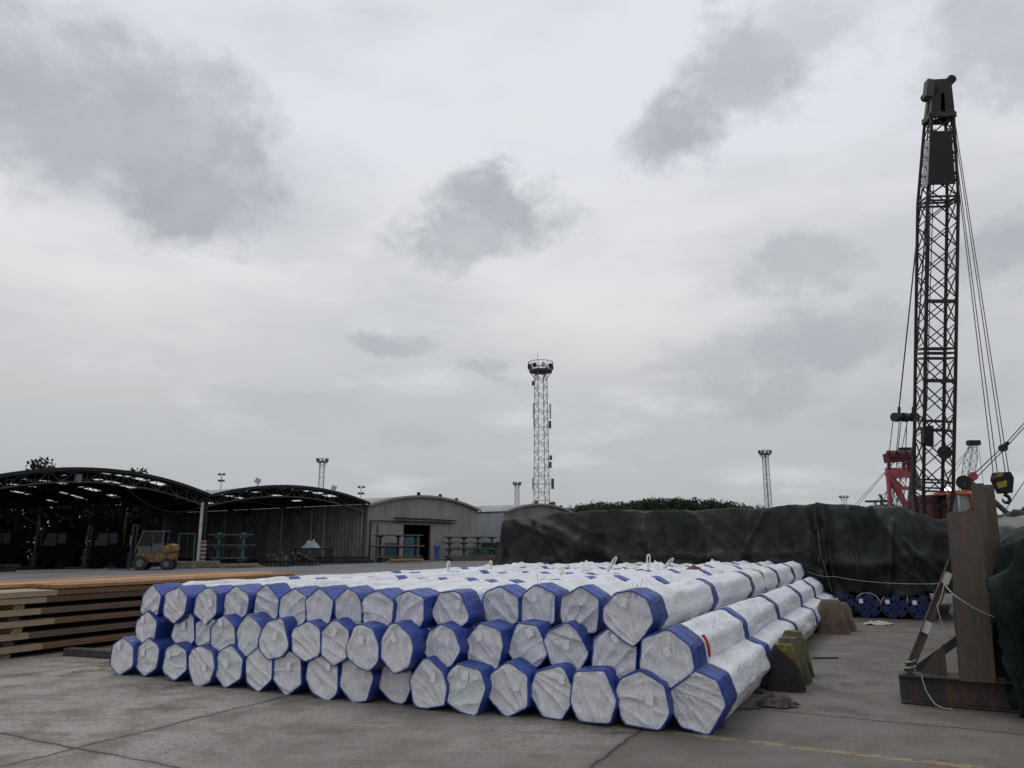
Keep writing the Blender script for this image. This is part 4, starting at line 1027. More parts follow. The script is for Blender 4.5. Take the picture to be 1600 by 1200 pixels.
# blue pipe bundles under the hem
def blue_bundle(c_l, label):
    a0 = 18.72; t = tag(empty('blue_pipe_bundle', AL(a0, c_l, 0)), label, 'pipe bundle', 'small blue capped pipe bundles under the tarpaulin'); r = .088; c = AL(a0, c_l, .255)
    cs = [(0, 0)] + [(math.cos(k * math.pi / 3 + .3) * .175, math.sin(k * math.pi / 3 + .3) * .175) for k in range(6)]
    m = MB()
    for (x, z) in cs: m.tube([c + NN * x + Vector((0, 0, z)) + E * .02, c + NN * x + Vector((0, 0, z)) + E * 5], r * .95, 14)
    m.build('pipes', MT['steel_dark'], t, smooth=False)
    for (x, z) in cs:
        m = MB(); q = c + NN * x + Vector((0, 0, z)); m.tube([q - E * .01, q + E * .06], r, 16); m.tube([q - E * .022, q - E * .008], r * .55, 14)
        m.build('pipe_cap', MT['bluecap'], t)
    m = MB(); ring = [c + NN * math.cos(k * 6.283 / 24) * .262 + Vector((0, 0, math.sin(k * 6.283 / 24) * .262)) + E * .25 for k in range(25)]; m.tube(ring, .012, 5); m.build('band', MT['strap_white'], t)
    m = MB(); q = c - NN * .12 + Vector((0, 0, .10)) - E * .03; m.bar(q - NN * .04, q + NN * .04, .004, .09); m.build('paper_tag', MT['paper'], t)
for l_, lb in ((-1.36, 'leftmost'), (-.86, 'second from the left'), (-.34, 'third from the left'), (.18, 'rightmost')):
    blue_bundle(l_, 'blue capped pipe bundle under the tarpaulin hem, %s of the four' % lb)

# ------------------------------------------------------------------ rusty frame
fr = tag(empty('steel_support_frame', AL(9.25, .2, 0)), 'rusty steel support frame with tall leaning posts beside the dark tarpaulin', 'steel frame')
def Hbeam(mb, p0, p1, wdir, w, d, tf=.014, tw=.012):
    p0, p1, wdir = Vector(p0), Vector(p1), Vector(wdir).normalized(); ax = (p1 - p0).normalized(); dd = ax.cross(wdir).normalized()
    for s in (-1, 1):
        o = dd * (s * (d / 2 - tf / 2)); mb.prism([p0 + o - wdir * w / 2 - dd * tf / 2, p0 + o + wdir * w / 2 - dd * tf / 2, p0 + o + wdir * w / 2 + dd * tf / 2, p0 + o - wdir * w / 2 + dd * tf / 2], p1 - p0)
    mb.prism([p0 - wdir * tw / 2 - dd * (d / 2 - tf), p0 + wdir * tw / 2 - dd * (d / 2 - tf), p0 + wdir * tw / 2 + dd * (d / 2 - tf), p0 - wdir * tw / 2 + dd * (d / 2 - tf)], p1 - p0)
m = MB(); Hbeam(m, AL(9.20, -.19, .145), AL(9.20, 1.4, .145), E, .24, .27); m.build('base_beam', MT['rust_dark'], fr)
m = MB(); Hbeam(m, AL(9.72, -.12, .125), AL(9.72, 1.4, .125), E, .2, .23); m.build('base_beam', MT['rust_dark'], fr)
pb = pY(1527, 1064, 7.95); pt_ = pY(1505, 801, 8.02)
m = MB(); Hbeam(m, pb, pt_, NN, .30, .27); m.build('post', MT['rust_post'], fr)
pb2 = pY(1555, 1046, 8.35); pt2 = pY(1527, 757, 8.5)
m = MB(); Hbeam(m, pb2, pt2, NN, .112, .15); m.build('post', MT['rust_post'], fr)
pb3 = pY(1574, 1040, 8.55); pt3 = pY(1543, 759, 8.7)
m = MB(); Hbeam(m, pb3, pt3, NN, .112, .15); m.build('post', MT['rust_post'], fr)
bp0 = AL(9.2, -.10, .29); bp1 = pb.lerp(pt_, .70) - NN * .13
def chan(mb, p0, p1, w): mb.bar(p0, p1, w, .012, up=E); mb.bar(p0 + E * .03, p1 + E * .03, .012, .06, up=NN)
m = MB(); m.bar(bp0, bp1, .085, .05, up=E); m.bar(bp0 + Vector((-.035, 0, .02)) - E * .03, bp1 + Vector((-.035, 0, .02)) - E * .03, .012, .05, up=E); m.build('brace', MT['rust_post'], fr)
m = MB(); 
for q in (.36, .80): m.bar(bp0.lerp(bp1, q) - E * .055, bp0.lerp(bp1, q + .10) - E * .055, .078, .008, up=E)
m.build('paint_patch', MT['white_paint'], fr)
m = MB(); g0 = AL(9.3, .26, .285); m.prism([g0, g0 - NN * .24, g0 - NN * .22 + Vector((0, 0, .03)), g0 - NN * .03 + Vector((0, 0, .27)), g0 + Vector((0, 0, .30))], E * .012); m.build('gusset', MT['rust_post'], fr)
m = MB(); m.bar(AL(9.72, -.02, .25), AL(9.72, .45, .62), .08, .05, up=E); m.build('rear_brace', MT['rust_dark'], fr)
knot = bp0.lerp(bp1, .80) - E * .08
rope([knot, pY(1500, 936, 7.70), pY(1560, 966, 7.62), pY(1606, 992, 7.5)], .005, MT['rope'], 'pale rope running from the steel brace across the post to the dark tarpaulin', n=8, sag=.02)
rope([AL(18.0, -1.97, 1.0), AL(14.0, -1.1, 1.05), knot], .0022, MT['strap_green'], 'thin rope stretched from the far pipe bundles to the steel brace', n=14, sag=.04)
rope([knot, knot - Vector((.10, 0, .22)), knot - Vector((.04, 0, .50)), AL(9.3, -.02, .42), bp0 + Vector((.0, 0, .06))], .005, MT['rope'], 'slack pale rope drooping inside the steel brace', n=5, sag=.03)
rope([AL(9.05, .02, .29), AL(9.02, .05, .15), AL(8.95, .12, .04), AL(8.93, .26, .015)], .006, MT['rope'], 'rope end hanging over the base beam to the ground', n=5, sag=.01)
m = MB()
for k in range(16):
    th = k * .9; m.tube([bp0 + Vector((math.cos(th) * .06, -.05 + math.sin(th) * .04, .02 + k * .008)), bp0 + Vector((math.cos(th + .9) * .065, -.05 + math.sin(th + .9) * .045, .03 + k * .008))], .008, 4)
tag(m.build('rope_knot', MT['rope']), 'knotted pale rope around the foot of the steel brace', 'rope')

# ground litter
for i_, (x, y, dx, dy, lb) in enumerate(((1290, 1028, .36, .02, 'rusty steel bar lying on the concrete right of the painted blocks'), (1150, 1107, .5, .06, 'flat dark batten on the ground by the dirty rag'))):
    p_ = pz(x, y, .012); m = MB(); m.bar(p_ - Vector((dx / 2, dy / 2, 0)), p_ + Vector((dx / 2, dy / 2, 0)), .03, .02); tag(m.build('steel_bar' if i_ == 0 else 'batten', MT['rust_dark']), lb, 'bar' if i_ == 0 else 'batten')
for i_, (x, y, lb) in enumerate(((1380, 1060, 'short white rope scrap lying on open concrete near the frame'), (1375, 1065 - 90, 'white shred beside the rope heap'), (1285, 1070, 'tiny white scrap right of the nearest painted block'))):
    p_ = pz(x, y, .008); rg_ = random.Random(i_ + 3); m = MB(); m.tube([p_ + Vector((k * .025, .03 * math.sin(k * 1.3 + i_), .002 * (k % 2))) for k in range(5)], .005, 4); tag(m.build('rope_scrap', MT['rope']), lb, 'scrap')
# small stones and chips
m = MB(); rg_ = random.Random(77)
for _ in range(420):
    a_, l_ = rg_.uniform(4.2, 18), rg_.uniform(-9, 1.2)
    if l_ < -1.2 and a_ > 6.7: continue
    s_ = rg_.uniform(.003, .011); c_ = AL(a_, l_, s_ * .5)
    m.add([c_ + Vector((s_ * x * rg_.uniform(.6, 1.2), s_ * y * rg_.uniform(.6, 1.2), s_ * z * .6)) for x, y, z in ((1, 0, 0), (0, 1, 0), (-1, 0, 0), (0, -1, 0), (0, 0, 1), (0, 0, -1))], [(0, 1, 4), (1, 2, 4), (2, 3, 4), (3, 0, 4), (1, 0, 5), (2, 1, 5), (3, 2, 5), (0, 3, 5)])
tag(m.build('grit', MT['block']), 'small grit and chips scattered over the concrete', 'grit', kind='stuff')

# ------------------------------------------------------------------ big crane
CR = pd(1460, 832, 30); t = tag(empty('crawler_crane', Vector((CR.x, CR.y, 0))), 'tall lattice boom crawler crane with red gantry behind the tarpaulin stack', 'crane')
D_ = 30.0; ch, br = MB(), MB(); rotb = R(-10)
bx = lambda y: interp(y, [(122, 1467), (300, 1464.5), (700, 1458.5), (832, 1457)])
def bp(y): return pd(1457 + (832 - y) * (8.2 / 532), y, D_)
SQ = 1.10
yb, yt = 800, 300; f1 = lattice(ch, br, bp(832), bp(770), .75, SQ * .97, 2, rotb, .072, .022)
f2 = lattice(ch, br, bp(770), bp(560), SQ * .97, SQ, 5, rotb, .072, .022)
f2 = lattice(ch, br, bp(545), bp(312), SQ, SQ, 6, rotb, .07, .021)
for k in range(4): ch.tube([frame4(bp(560), bp(545) - bp(560), SQ, rotb)[k], frame4(bp(545), bp(545) - bp(560), SQ, rotb)[k]], .07, 6)
f3 = lattice(ch, br, bp(312), bp(185), SQ, .78, 4, rotb, .062, .020)
ch.build('boom_chords', MT['steel_black'], t); br.build('boom_bracing', MT['steel_black'], t)
m = MB()
for y, hw in ((312, 1.0), (318, 1.0), (545, 1.0), (552, 1), (560, 1), (658, 1), (672, 1), (752, .97), (765, .97)):
    f_ = frame4(bp(y), bp(y - 5) - bp(y), SQ * hw, rotb)
    for k in range(4): m.bar(f_[k], f_[(k + 1) % 4], .065)
    m.build('joint_frame', MT['steel_black'], t); m = MB()
for y in (473, 595):
    f_ = frame4(bp(y), bp(y - 5) - bp(y), SQ, rotb); m = MB(); m.bar(f_[0] + (f_[0] - f_[1]) * .06, f_[1] , .06, .14); m.build('cross_plank', MT['steel_black'], t)
# head
f_ = frame4(bp(185), bp(180) - bp(185), .86, rotb); g_ = frame4(bp(128), bp(120) - bp(128), .62, rotb); g2 = frame4(bp(150), bp(145) - bp(150), .72, rotb)
m = MB(); m.add(g2 + g_, [(0, 1, 5, 4), (1, 2, 6, 5), (2, 3, 7, 6), (3, 0, 4, 7), (4, 5, 6, 7), (0, 3, 2, 1)])
for k_ in range(4):
    e_ = (f_[(k_ + 1) % 4] - f_[k_]) * .40; e2 = (g2[(k_ + 1) % 4] - g2[k_]) * .42; e3 = (f_[k_ - 1] - f_[k_]) * .40; e4 = (g2[k_ - 1] - g2[k_]) * .42
    m.add([f_[k_], f_[k_] + e_, g2[k_] + e2, g2[k_]], [(0, 1, 2, 3)]); m.add([f_[k_], f_[k_] + e3, g2[k_] + e4, g2[k_]], [(0, 1, 2, 3)])
    m.bar(f_[k_], f_[(k_ + 1) % 4], .12, .2)
m.build('boom_head', MT['steel_black'], t)
m = MB(); q = pd(1451, 140, D_ - .5); m.box(q, (.28, .3, .75), Matrix.Rotation(R(12), 3, 'Y')); m.build('head_cheek', rusty('moss_green_paint', (.035, .045, .025)), t)
for (x, y) in ((1480, 131), (1452, 146)):
    m = MB(); q = pd(x, y, D_); m.tube([q - Vector((0, .35, 0)), q + Vector((0, .35, 0))], .17, 18); m.build('head_sheave', MT['steel_dark'], t)
# plates
m = MB(); m.prism([pd(1454, 205, D_ - .75), pd(1487, 204, D_ - .75), pd(1493, 287, D_ - .75), pd(1450, 289, D_ - .75)], (0, .03, 0)); m.build('dark_sign_plate', MT['blackgap'], t)
m = MB(); m.prism([pd(1446, 221, D_ - .3), pd(1453, 221, D_ - .75), pd(1450, 288, D_ - .75), pd(1441, 295, D_ - .3)], (-.02, .02, 0)); m.build('pale_sign_plate', MT['galv'], t)
m = MB()
for k in range(4): m.prism([pd(1446.5 - k * 1, 230 + k * 15, D_ - .78), pd(1450 - k, 229 + k * 15, D_ - .78), pd(1450 - k, 237 + k * 15, D_ - .78), pd(1449.2 - k, 237 + k * 15, D_ - .78), pd(1449.2 - k, 231 + k * 15, D_ - .78), pd(1446.5 - k, 232 + k * 15, D_ - .78)], (0, .01, 0))
m.build('plate_lettering', MT['steel_dark'], t)
m = MB(); m.prism([pd(1444, 666, D_ - .65), pd(1459, 665, D_ - .65), pd(1459, 697, D_ - .65), pd(1444, 693, D_ - .65)], (0, .25, 0)); m.build('control_box', MT['blackgap'], t)
m = MB(); q = pd(1476, 707, D_ - .2); m.tube([q - Vector((.06, .12, 0)), q + Vector((.06, .12, 0))], .26, 18); m.build('guide_sheave', MT['steel_black'], t)
# pendant lines, equaliser, gantry
BAR = [pd(1398, 650, 33.2), pd(1431, 650, 33.2)]; GT = 33.8
m = MB()
for (x0, x1, y1) in ((1452, 1405, 636), (1457, 1427, 636)): m.tube([pd(x0, 188, D_ + .3), pd(x1, y1, 33.2)], .028, 5)
for x1 in (1405, 1427): m.tube([pd(x1, 636, 33.2), pd(x1 - .3, 646, 33.2)], .07, 6)
for (x0, x1) in ((1396, 1389), (1406, 1400), (1409, 1402), (1419, 1407), (1417, 1415), (1428, 1425)): m.tube([pd(x0, 652, 33.2), pd(x1, 712, GT)], .018, 4)
m.tube([pd(1456, 200, D_ + .1), pd(1444, 760, D_ + .5)], .02, 4); m.tube([pd(1461, 200, D_ + .1), pd(1448, 640, D_ + .4)], .02, 4)
m.build('pendant_lines', MT['wire'], t)
m = MB(); m.bar(BAR[0], BAR[1], .16, .20)
for x in (1400, 1414, 1428):
    q = pd(x, 652, 33.2); m.tube([q - Vector((.12, .05, 0)), q + Vector((.12, .05, 0))], .2, 14)
m.build('equaliser_bar', MT['steel_black'], t)
m = MB(); m.prism([pd(1387, 708, GT), pd(1428, 708, GT), pd(1424, 720, GT), pd(1390, 722, GT)], (0, .5, 0))
for x in (1393, 1406, 1421): q = pd(x, 712, GT + .2); m.tube([q - Vector((.16, 0, 0)), q + Vector((.16, 0, 0))], .24, 14)
m.bar(pd(1389, 722, GT), pd(1389, 737, GT), .12); m.bar(pd(1421, 720, GT), pd(1421, 737, GT), .18); m.bar(pd(1414, 722, GT), pd(1411, 737, GT), .1)
m.build('gantry_sheaves', MT['crane_maroon'], t)
m = MB()
def red(*pp, w=.16, d=.2):
    for a_, b_ in zip(pp[:-1], pp[1:]): m.bar(pd(a_[0], a_[1], GT), pd(b_[0], b_[1], GT), w, d, up=Vector((0, 1, 0)))
m.bar(pd(1384, 736, GT), pd(1427, 737, GT), .14, .3, up=Vector((0, 0, 1)))
red((1386, 738), (1404, 768), (1420, 800), w=.2); red((1394, 743), (1428, 743), w=.2); red((1400, 763), (1434, 763), w=.16); red((1387, 740), (1391, 790), w=.1); red((1427, 740), (1431, 764), w=.35)
m.prism([pd(1386, 739, GT), pd(1402, 741, GT), pd(1401, 750, GT), pd(1412, 760, GT), pd(1403, 775, GT)], (0, .1, 0))
m.build('gantry_frame', MT['crane_red'], t)
m = MB(); m.bar(pd(1429, 712, GT - .6), pd(1419, 806, GT - 1.5), .14); m.bar(pd(1425, 740, GT - .8), pd(1430, 806, GT - 1.5), .12); m.build('gantry_struts', MT['steel_black'], t)
# body, cab, tracks
cx = CR.x; M_ = Matrix.Rotation(R(12), 3, 'Z'); bc = Vector((cx - .2, CR.y + 2.2, 0))
m = MB(); m.box(bc + Vector((.0, 1.0, 2.0)), (2.9, 5.4, 1.5), M_); m.box(bc + Vector((0.6, -1.4, 2.6)), (.9, 1.2, 1.8), M_); bevel(m.build('body', MT['crane_maroon'], t), .05)
m = MB(); m.box(bc + Vector((-.3, 3.9, 2.0)), (3.0, 1.0, 1.7), M_); bevel(m.build('counterweight', MT['crane_red'], t), .12)
for sx in (-1.5, 1.5):
    m = MB(); c_ = bc + Vector((sx, .6, .5)); prof = [Vector((0, math.cos(k * 6.283 / 20) * (2.3 if abs(math.cos(k * 6.283 / 20)) > .3 else 2.3), math.sin(k * 6.283 / 20) * .48)) for k in range(20)]
    m.prism([c_ + p_ - Vector((.35, 0, 0)) for p_ in prof], (.7, 0, 0)); m.build('track', MT['steel_dark'], t)
m = MB(); m.tube([bc + Vector((0, .6, .7)), bc + Vector((0, .6, 1.3))], 1.0, 20); m.build('slew_ring', MT['steel_dark'], t)
cb = [pd(1481, 771, 29.6), pd(1516, 771, 29.6), pd(1524, 812, 29.6), pd(1487, 812, 29.6)]
cab = MB(); 
for a_, b_ in ((0, 1), (1, 2), (3, 0)): cab.bar(cb[a_], cb[b_], .09, .14, up=Vector((0, 1, 0)))
dd = Vector((.25, 1.5, 0))
for a_ in range(4): cab.bar(cb[a_], cb[a_] + dd, .09)
for a_, b_ in ((0, 1), (1, 2), (3, 0), (2, 3)): cab.bar(cb[a_] + dd, cb[b_] + dd, .09, .1, up=Vector((0, 1, 0)))
cab.prism([cb[0], cb[1], cb[1] + Vector((0, 0, .12)), cb[0] + Vector((0, 0, .12))], dd); cab.prism([cb[3], cb[2], cb[2] - Vector((0, 0, .9)), cb[3] - Vector((0, 0, .9))], dd)
cabo = bevel(cab.build('cab', MT['orange'], t), .02)
m = MB(); m.prism([cb[0] + Vector((.04, .06, -.04)), cb[1] + Vector((-.04, .06, -.04)), cb[2] + Vector((-.04, .06, 0)), cb[3] + Vector((.04, .06, 0))], (0, .02, 0)); m.build('windscreen', MT['glass_pale'], cabo)
m = MB(); m.bar(pd(1497, 774, 29.55), pd(1500, 806, 29.55), .09, .03, up=Vector((0, 1, 0))); m.build('white_mullion', MT['white_paint'], cabo)
m = MB(); m.bar(pd(1499, 806, 29.5), pd(1518, 795, 29.5), .04); m.build('wiper', MT['steel_black'], cabo)
m = MB(); 
for (x, y) in ((1481.5, 765),): q = pd(x, y, 29.5); m.tube([q + Vector((0, -.05, 0)), q + Vector((0, .1, 0))], .09, 12)
k_ = NT('lit_lamp'); k_.b.inputs['Emission Color'].default_value = (1, 1, 1, 1); k_.b.inputs['Emission Strength'].default_value = 2.5
m.build('work_lamp', k_.fin((.9, .9, .9), .3), cabo)
# hoist lines and hook block
hk = [(1481, 150, 1552), (1482, 150, 1558.5), (1484, 150, 1571), (1486, 150, 1576.5)]
m = MB()
for x0, y0, x1 in hk: m.tube([pd(x0, y0, 29.9), pd(x1, 740, 26.9)], .016, 5)
m.build('hoist_lines', MT['wire'], t)
t2 = tag(empty('hook_block', pd(1568, 790, 26.9)), 'black and yellow hook block hanging on four cables from the tall boom', 'hook block'); HB = 26.9
m = MB(); m.prism([pd(x, y, HB - .14) for x, y in ((1557, 738), (1580, 737), (1585, 747), (1583, 770), (1565, 771), (1554, 749))], (0, .28, 0)); bevel(m.build('block_body', MT['blackgap'], t2), .02)
m = MB(); m.prism([pd(x, y, HB - .17) for x, y in ((1558, 739), (1569, 738), (1567, 743), (1556, 747))], (0, .02, 0)); m.prism([pd(x, y, HB - .17) for x, y in ((1557, 754), (1573, 750), (1573, 760), (1560, 763))], (0, .02, 0)); m.build('yellow_marking', MT['yellow'], t2)
m = MB(); cc_ = pd(1572, 780, HB); rr = .13; pts = [pd(1572, 770, HB)]
for k in range(11): a = R(100 - k * 29); pts.append(cc_ + Vector((math.cos(a) * rr, 0, math.sin(a) * rr)))
m.tube(pts, [.06] + [.06] * 5 + [.065, .06, .055, .045, .035, .02], 8); m.build('hook', MT['steel_black'], t2, smooth=True)

# far cranes
def far_crane(x0, y0, x1, y1, yc, w, label, seed, pend, mat_):
    b = pd(x0, y0, yc); tp = pd(x1, y1, yc); t = tag(empty('lattice_crane', Vector((b.x, b.y, 0))), label, 'crane', 'small cranes far behind the big crane')
    ch, br = MB(), MB(); mid_ = b.lerp(tp, .85); n_ = max(6, int((tp - b).length / w / 1.1)); lattice(ch, br, b, mid_, w * .9, w, n_, R(15), w * .055, w * .03, False, 5); lattice(ch, br, mid_, tp, w, w * .45, 2, R(15), w * .055, w * .03, False, 5)
    ch.build('boom_chords', mat_, t); br.build('boom_bracing', mat_, t)
    m = MB(); m.box(tp, (w * 1.4, w * .8, w * .6)); m.build('boom_head', MT['steel_dark'], t)
    m = MB()
    for (px_, py_) in pend: m.tube([tp, pd(px_, py_, yc + 3)], .035, 4)
    m.tube([tp + Vector((w * .6, 0, 0)), Vector((tp.x + w * .6, tp.y, 3))], .03, 4); m.build('lines', MT['truss'], t)
    m = MB(); c_ = Vector((b.x - w, b.y + 2, 2)); m.box(c_, (3, 5, 2.2)); m.build('body', MT['crane_maroon'], t)
    m = MB(); m.box(c_ - Vector((0, 0, 1.5)), (3.8, 5, 1)); m.build('track', MT['steel_dark'], t); return t
far_crane(1497, 835, 1521, 692, 95, 1.0, 'small far crane with pale lattice boom right of the big boom', 1, [(1482, 740), (1478, 760)], MT['galv'])
far_crane(1392, 850, 1414, 703, 110, 1.1, 'far crane whose boom head shows through the red gantry', 2, [(1340, 790), (1330, 795)], MT['truss'])
far_crane(1371, 850, 1394, 760, 120, .9, 'far crane with a dark boom low behind the tarpaulin, left of the red gantry', 3, [(1350, 800)], MT['crane_maroon'])
# dark machine roof left of the gantry
t = tag(empty('crawler_machine', Vector((pd(1386, 800, 45).x, 45, 0))), 'dark machine top with exhaust pipe just above the tarpaulin, left of the red gantry', 'machine')
m = MB(); q = pd(1388, 800, 45); m.prism([pd(1375, 800, 45), pd(1402, 800, 45), pd(1398, 788, 45), pd(1380, 788, 45)], (0, 2, 0)); m.box(Vector((q.x, q.y + 1, q.z / 2 - .3)), (1.2, 2, q.z - .2)); m.build('housing', MT['steel_dark'], t)
m = MB(); m.tube([pd(1377, 795, 45), pd(1378, 778, 45), pd(1374, 773, 45)], .09, 6); m.build('exhaust', MT['truss'], t)
m = MB(); m.bar(pd(1352, 783.5, 45), pd(1395, 783, 45), .12); m.bar(pd(1368, 784, 45), pd(1368, 800, 45), .07); m.build('hand_rail', MT['steel_dark'], t)
# red head with cables and pulley at the right
t = tag(empty('small_crane_head', pd(1515, 760, 32)), 'red hinged boom head with dark sheave above the orange cab', 'boom head')
m = MB(); q = pd(1507, 754, 32); m.tube([q - Vector((.1, .1, 0)), q + Vector((.1, .1, 0))], .30, 14); m.build('sheave', MT['steel_black'], t)
m = MB(); m.bar(pd(1506, 752, 32), pd(1526, 765, 32), .32, .3, up=Vector((0, 1, 0))); m.bar(pd(1514, 754, 32), pd(1521, 744, 32), .2, .2, up=Vector((0, 1, 0))); q = pd(1521, 744, 32); m.tube([q - Vector((.08, .1, 0)), q + Vector((.08, .1, 0))], .17, 14); m.bar(pd(1508, 758, 32), pd(1508, 775, 32), .2); m.build('arm', MT['crane_red'], t)
m = MB(); K = pd(1567, 698, 32)
m.tube([pd(1612, 648, 32), K, pd(1521, 742, 32)], .02, 4); m.tube([pd(1612, 655, 32), K + Vector((0, 0, -.15)), pd(1524, 748, 32)], .02, 4); m.tube([K, pd(1518, 744, 32)], .016, 4)
m.tube([pd(1612, 735, 32), pd(1565, 806, 32)], .016, 4); m.build('cables', MT['wire'], t)
m = MB(); m.tube([K - Vector((.02, .1, 0.05)), K + Vector((.02, .1, -.05))], .16, 12); m.bar(K + Vector((-.05, 0, -.05)), K + Vector((.25, 0, .18)), .14); m.build('pulley', MT['steel_dark'], t)
m = MB(); m.bar(pd(1545, 776, 30), pd(1574, 802, 30), .14); tag(m.build('steel_strut', MT['rust_dark']), 'dark steel strut slanting down behind the two tall posts', 'strut')
m = MB(); m.bar(pd(1594, 802, 28), pd(1625, 775, 28), .16); tag(m.build('steel_strut', MT['rust_dark']), 'dark steel strut rising out of frame at the right edge', 'strut')

# ------------------------------------------------------------------ forklifts
def forklift(loc, rz, bodym, cabm, label, grp='forklifts parked under the left shed', closed=True):
    t = tag(empty('forklift', (0, 0, 0)), label, 'forklift', grp)
    m = MB(); m.prism([(-.35, -.55, .45), (1.25, -.55, .45), (1.35, -.55, .75), (1.35, -.55, .98), (-.45, -.55, .98), (-.5, -.55, .7)], (0, 1.1, 0)); bevel(m.build('chassis', bodym, t), .03)
    m = MB(); m.prism([(1.0, -.6, .98), (1.55, -.6, .98), (1.72, -.6, 1.15), (1.70, -.6, 1.45), (1.45, -.6, 1.55), (1.0, -.6, 1.35)], (0, 1.2, 0)); m.prism([(1.36, -.6, .55), (1.6, -.6, .6), (1.7, -.6, .98), (1.36, -.6, .98)], (0, 1.2, 0)); bevel(m.build('counterweight', bodym, t), .05)
    m = MB()
    for y in (-.52, .52):
        m.bar((-.55, y, 1.0), (-.15, y, 2.25), .07); m.bar((1.0, y, 1.0), (1.0, y, 2.25), .07); m.bar((.45, y, 1.0), (.45, y, 2.25), .05)
        m.bar((-.15, y, 2.25), (1.05, y, 2.25), .07)
        if closed: m.box((.72, y, 1.28), (.5, .03, .55)); m.box((.0, y, 1.2), (.75, .03, .4))
    m.box((.45, 0, 2.28), (1.35, 1.15, .06)); c_ = m.build('cab', cabm, t)
    if closed:
        for y in (-.53, .53): m = MB(); m.prism([(-.38, y, 1.42), (.42, y, 1.42), (.42, y, 2.2), (-.13, y, 2.2)], (0, .01, 0)); m.prism([(.5, y, 1.57), (.95, y, 1.57), (.95, y, 2.2), (.5, y, 2.2)], (0, .01, 0)); m.build('cab_window', MT['dark_glass'], c_)
    for (x, r) in ((-.15, .42), (1.32, .34)):
        for y in (-.58, .58):
            w = MB(); w.tube([(x, y - .13, r), (x, y + .13, r)], r, 20); wo = w.build('wheel', MT['tyre'], t)
            w = MB(); s_ = 1 if y > 0 else -1; w.tube([(x, y + s_ * .12, r), (x, y + s_ * .14, r)], r * .5, 14); w.tube([(x, y + s_ * .13, r), (x, y + s_ * .17, r)], r * .2, 10); w.build('rim', MT['rim'], wo)
    m = MB()
    for y in (-.38, .38): m.bar((-.78, y, .15), (-.78, y, 2.7), .12, .1, up=Vector((1, 0, 0)))
    for z in (.5, 1.3, 2.0, 2.65): m.bar((-.78, -.38, z), (-.78, .38, z), .08)
    m.build('mast', MT['steel_black'], t)
    m = MB()
    for y in (-.3, .3): m.bar((-.9, y, .1), (-1.95, y, .08), .12, .05); m.bar((-.9, y, .08), (-.9, y, 1.0), .05, .12)
    m.bar((-.88, -.5, .5), (-.88, .5, .5), .06); m.bar((-.88, -.5, .9), (-.88, .5, .9), .06); m.build('forks', MT['steel_black'], t)
    m = MB(); m.box((-.86, -.38, 1.75), (.02, .08, .55)); m.build('mast_marking', MT['white_paint'], t)
    t.location = loc; t.rotation_euler = (0, 0, rz); return t
fk = forklift(Vector((-22.0, 46.6, 0)), R(10), MT['fork_yellow'], MT['cab_grey'], 'rusty yellow forklift with grey cab, the only brightly lit one')
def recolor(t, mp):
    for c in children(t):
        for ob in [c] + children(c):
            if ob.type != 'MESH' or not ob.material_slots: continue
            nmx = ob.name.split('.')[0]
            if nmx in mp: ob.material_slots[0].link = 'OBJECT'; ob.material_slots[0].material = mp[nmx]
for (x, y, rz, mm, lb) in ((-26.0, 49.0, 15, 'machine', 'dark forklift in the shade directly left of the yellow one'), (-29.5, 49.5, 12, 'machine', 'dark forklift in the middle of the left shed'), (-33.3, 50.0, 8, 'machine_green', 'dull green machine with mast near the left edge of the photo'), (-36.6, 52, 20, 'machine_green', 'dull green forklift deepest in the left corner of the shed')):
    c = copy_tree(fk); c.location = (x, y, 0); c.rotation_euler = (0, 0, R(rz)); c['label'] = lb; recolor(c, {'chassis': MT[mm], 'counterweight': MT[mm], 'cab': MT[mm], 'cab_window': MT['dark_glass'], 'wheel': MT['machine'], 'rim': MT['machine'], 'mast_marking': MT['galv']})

# ------------------------------------------------------------------ yard racks and clutter by the sheds
def cant_rack(loc, rz, m_, label, w=2.2, h=2.25, arms=(.5, 1.3, 2.0), posts=2, load=True, loadm='galv', grp=None, cat='rack'):
    t = tag(empty('storage_rack', (0, 0, 0)), label, cat, grp)
    for i in range(posts):
        x = -w / 2 + w * i / (posts - 1); m = MB(); m.bar((x, 0, 0), (x, 0, h), .16, .16); m.bar((x, -.6, .08), (x, .6, .08), .14, .14)
        for z in arms: m.bar((x, -.65, z), (x, .65, z + .03), .10, .10)
        m.build('upright', m_, t)
    m = MB(); m.bar((-w / 2, .0, h * .55), (w / 2, 0, h * .55), .08); m.bar((-w / 2, 0, .2), (w / 2, 0, .2), .08); m.build('tie_bar', m_, t)
    if load:
        rg_ = random.Random(int(w * 10))
        for z in arms[:len(arms)]:
            m = MB()
            for k in range(6): y = -.5 + k * .2; x0 = -w / 2 - rg_.uniform(.1, .7); m.tube([(x0, y, z + .12), (w / 2 + rg_.uniform(.1, .7), y, z + .12)], rg_.uniform(.04, .08), 6)
            m.build('pipe_load', MT[loadm], t)
    t.location = loc; t.rotation_euler = (0, 0, rz); return t
U = R(90 - 38)
def pg(x, y): return pz(x, y, 0)
def gY(x, Yy): return Vector((pY(x, 850, Yy).x, Yy, 0))
cant_rack(gY(361, 52.5), R(0), MT['teal'], 'teal cantilever rack beside the striped column', 1.65, 2.3, (.45, 1.3, 2.0), 2, True, 'rust_dark')
cant_rack(gY(622, 65.5), R(30), MT['steel_dark'], 'dark rack loaded with long pipes in front of the warehouse door', 3.2, 2.2, (.3, 1.2, 2.1), 3, True, 'rust_post')
cant_rack(gY(736, 72.0), R(30), MT['green_paint'], 'green four-post rack loaded with pipes right of the worker', 4.4, 2.1, (.25, .9, 1.5, 2.0), 4, True, 'rust_post')
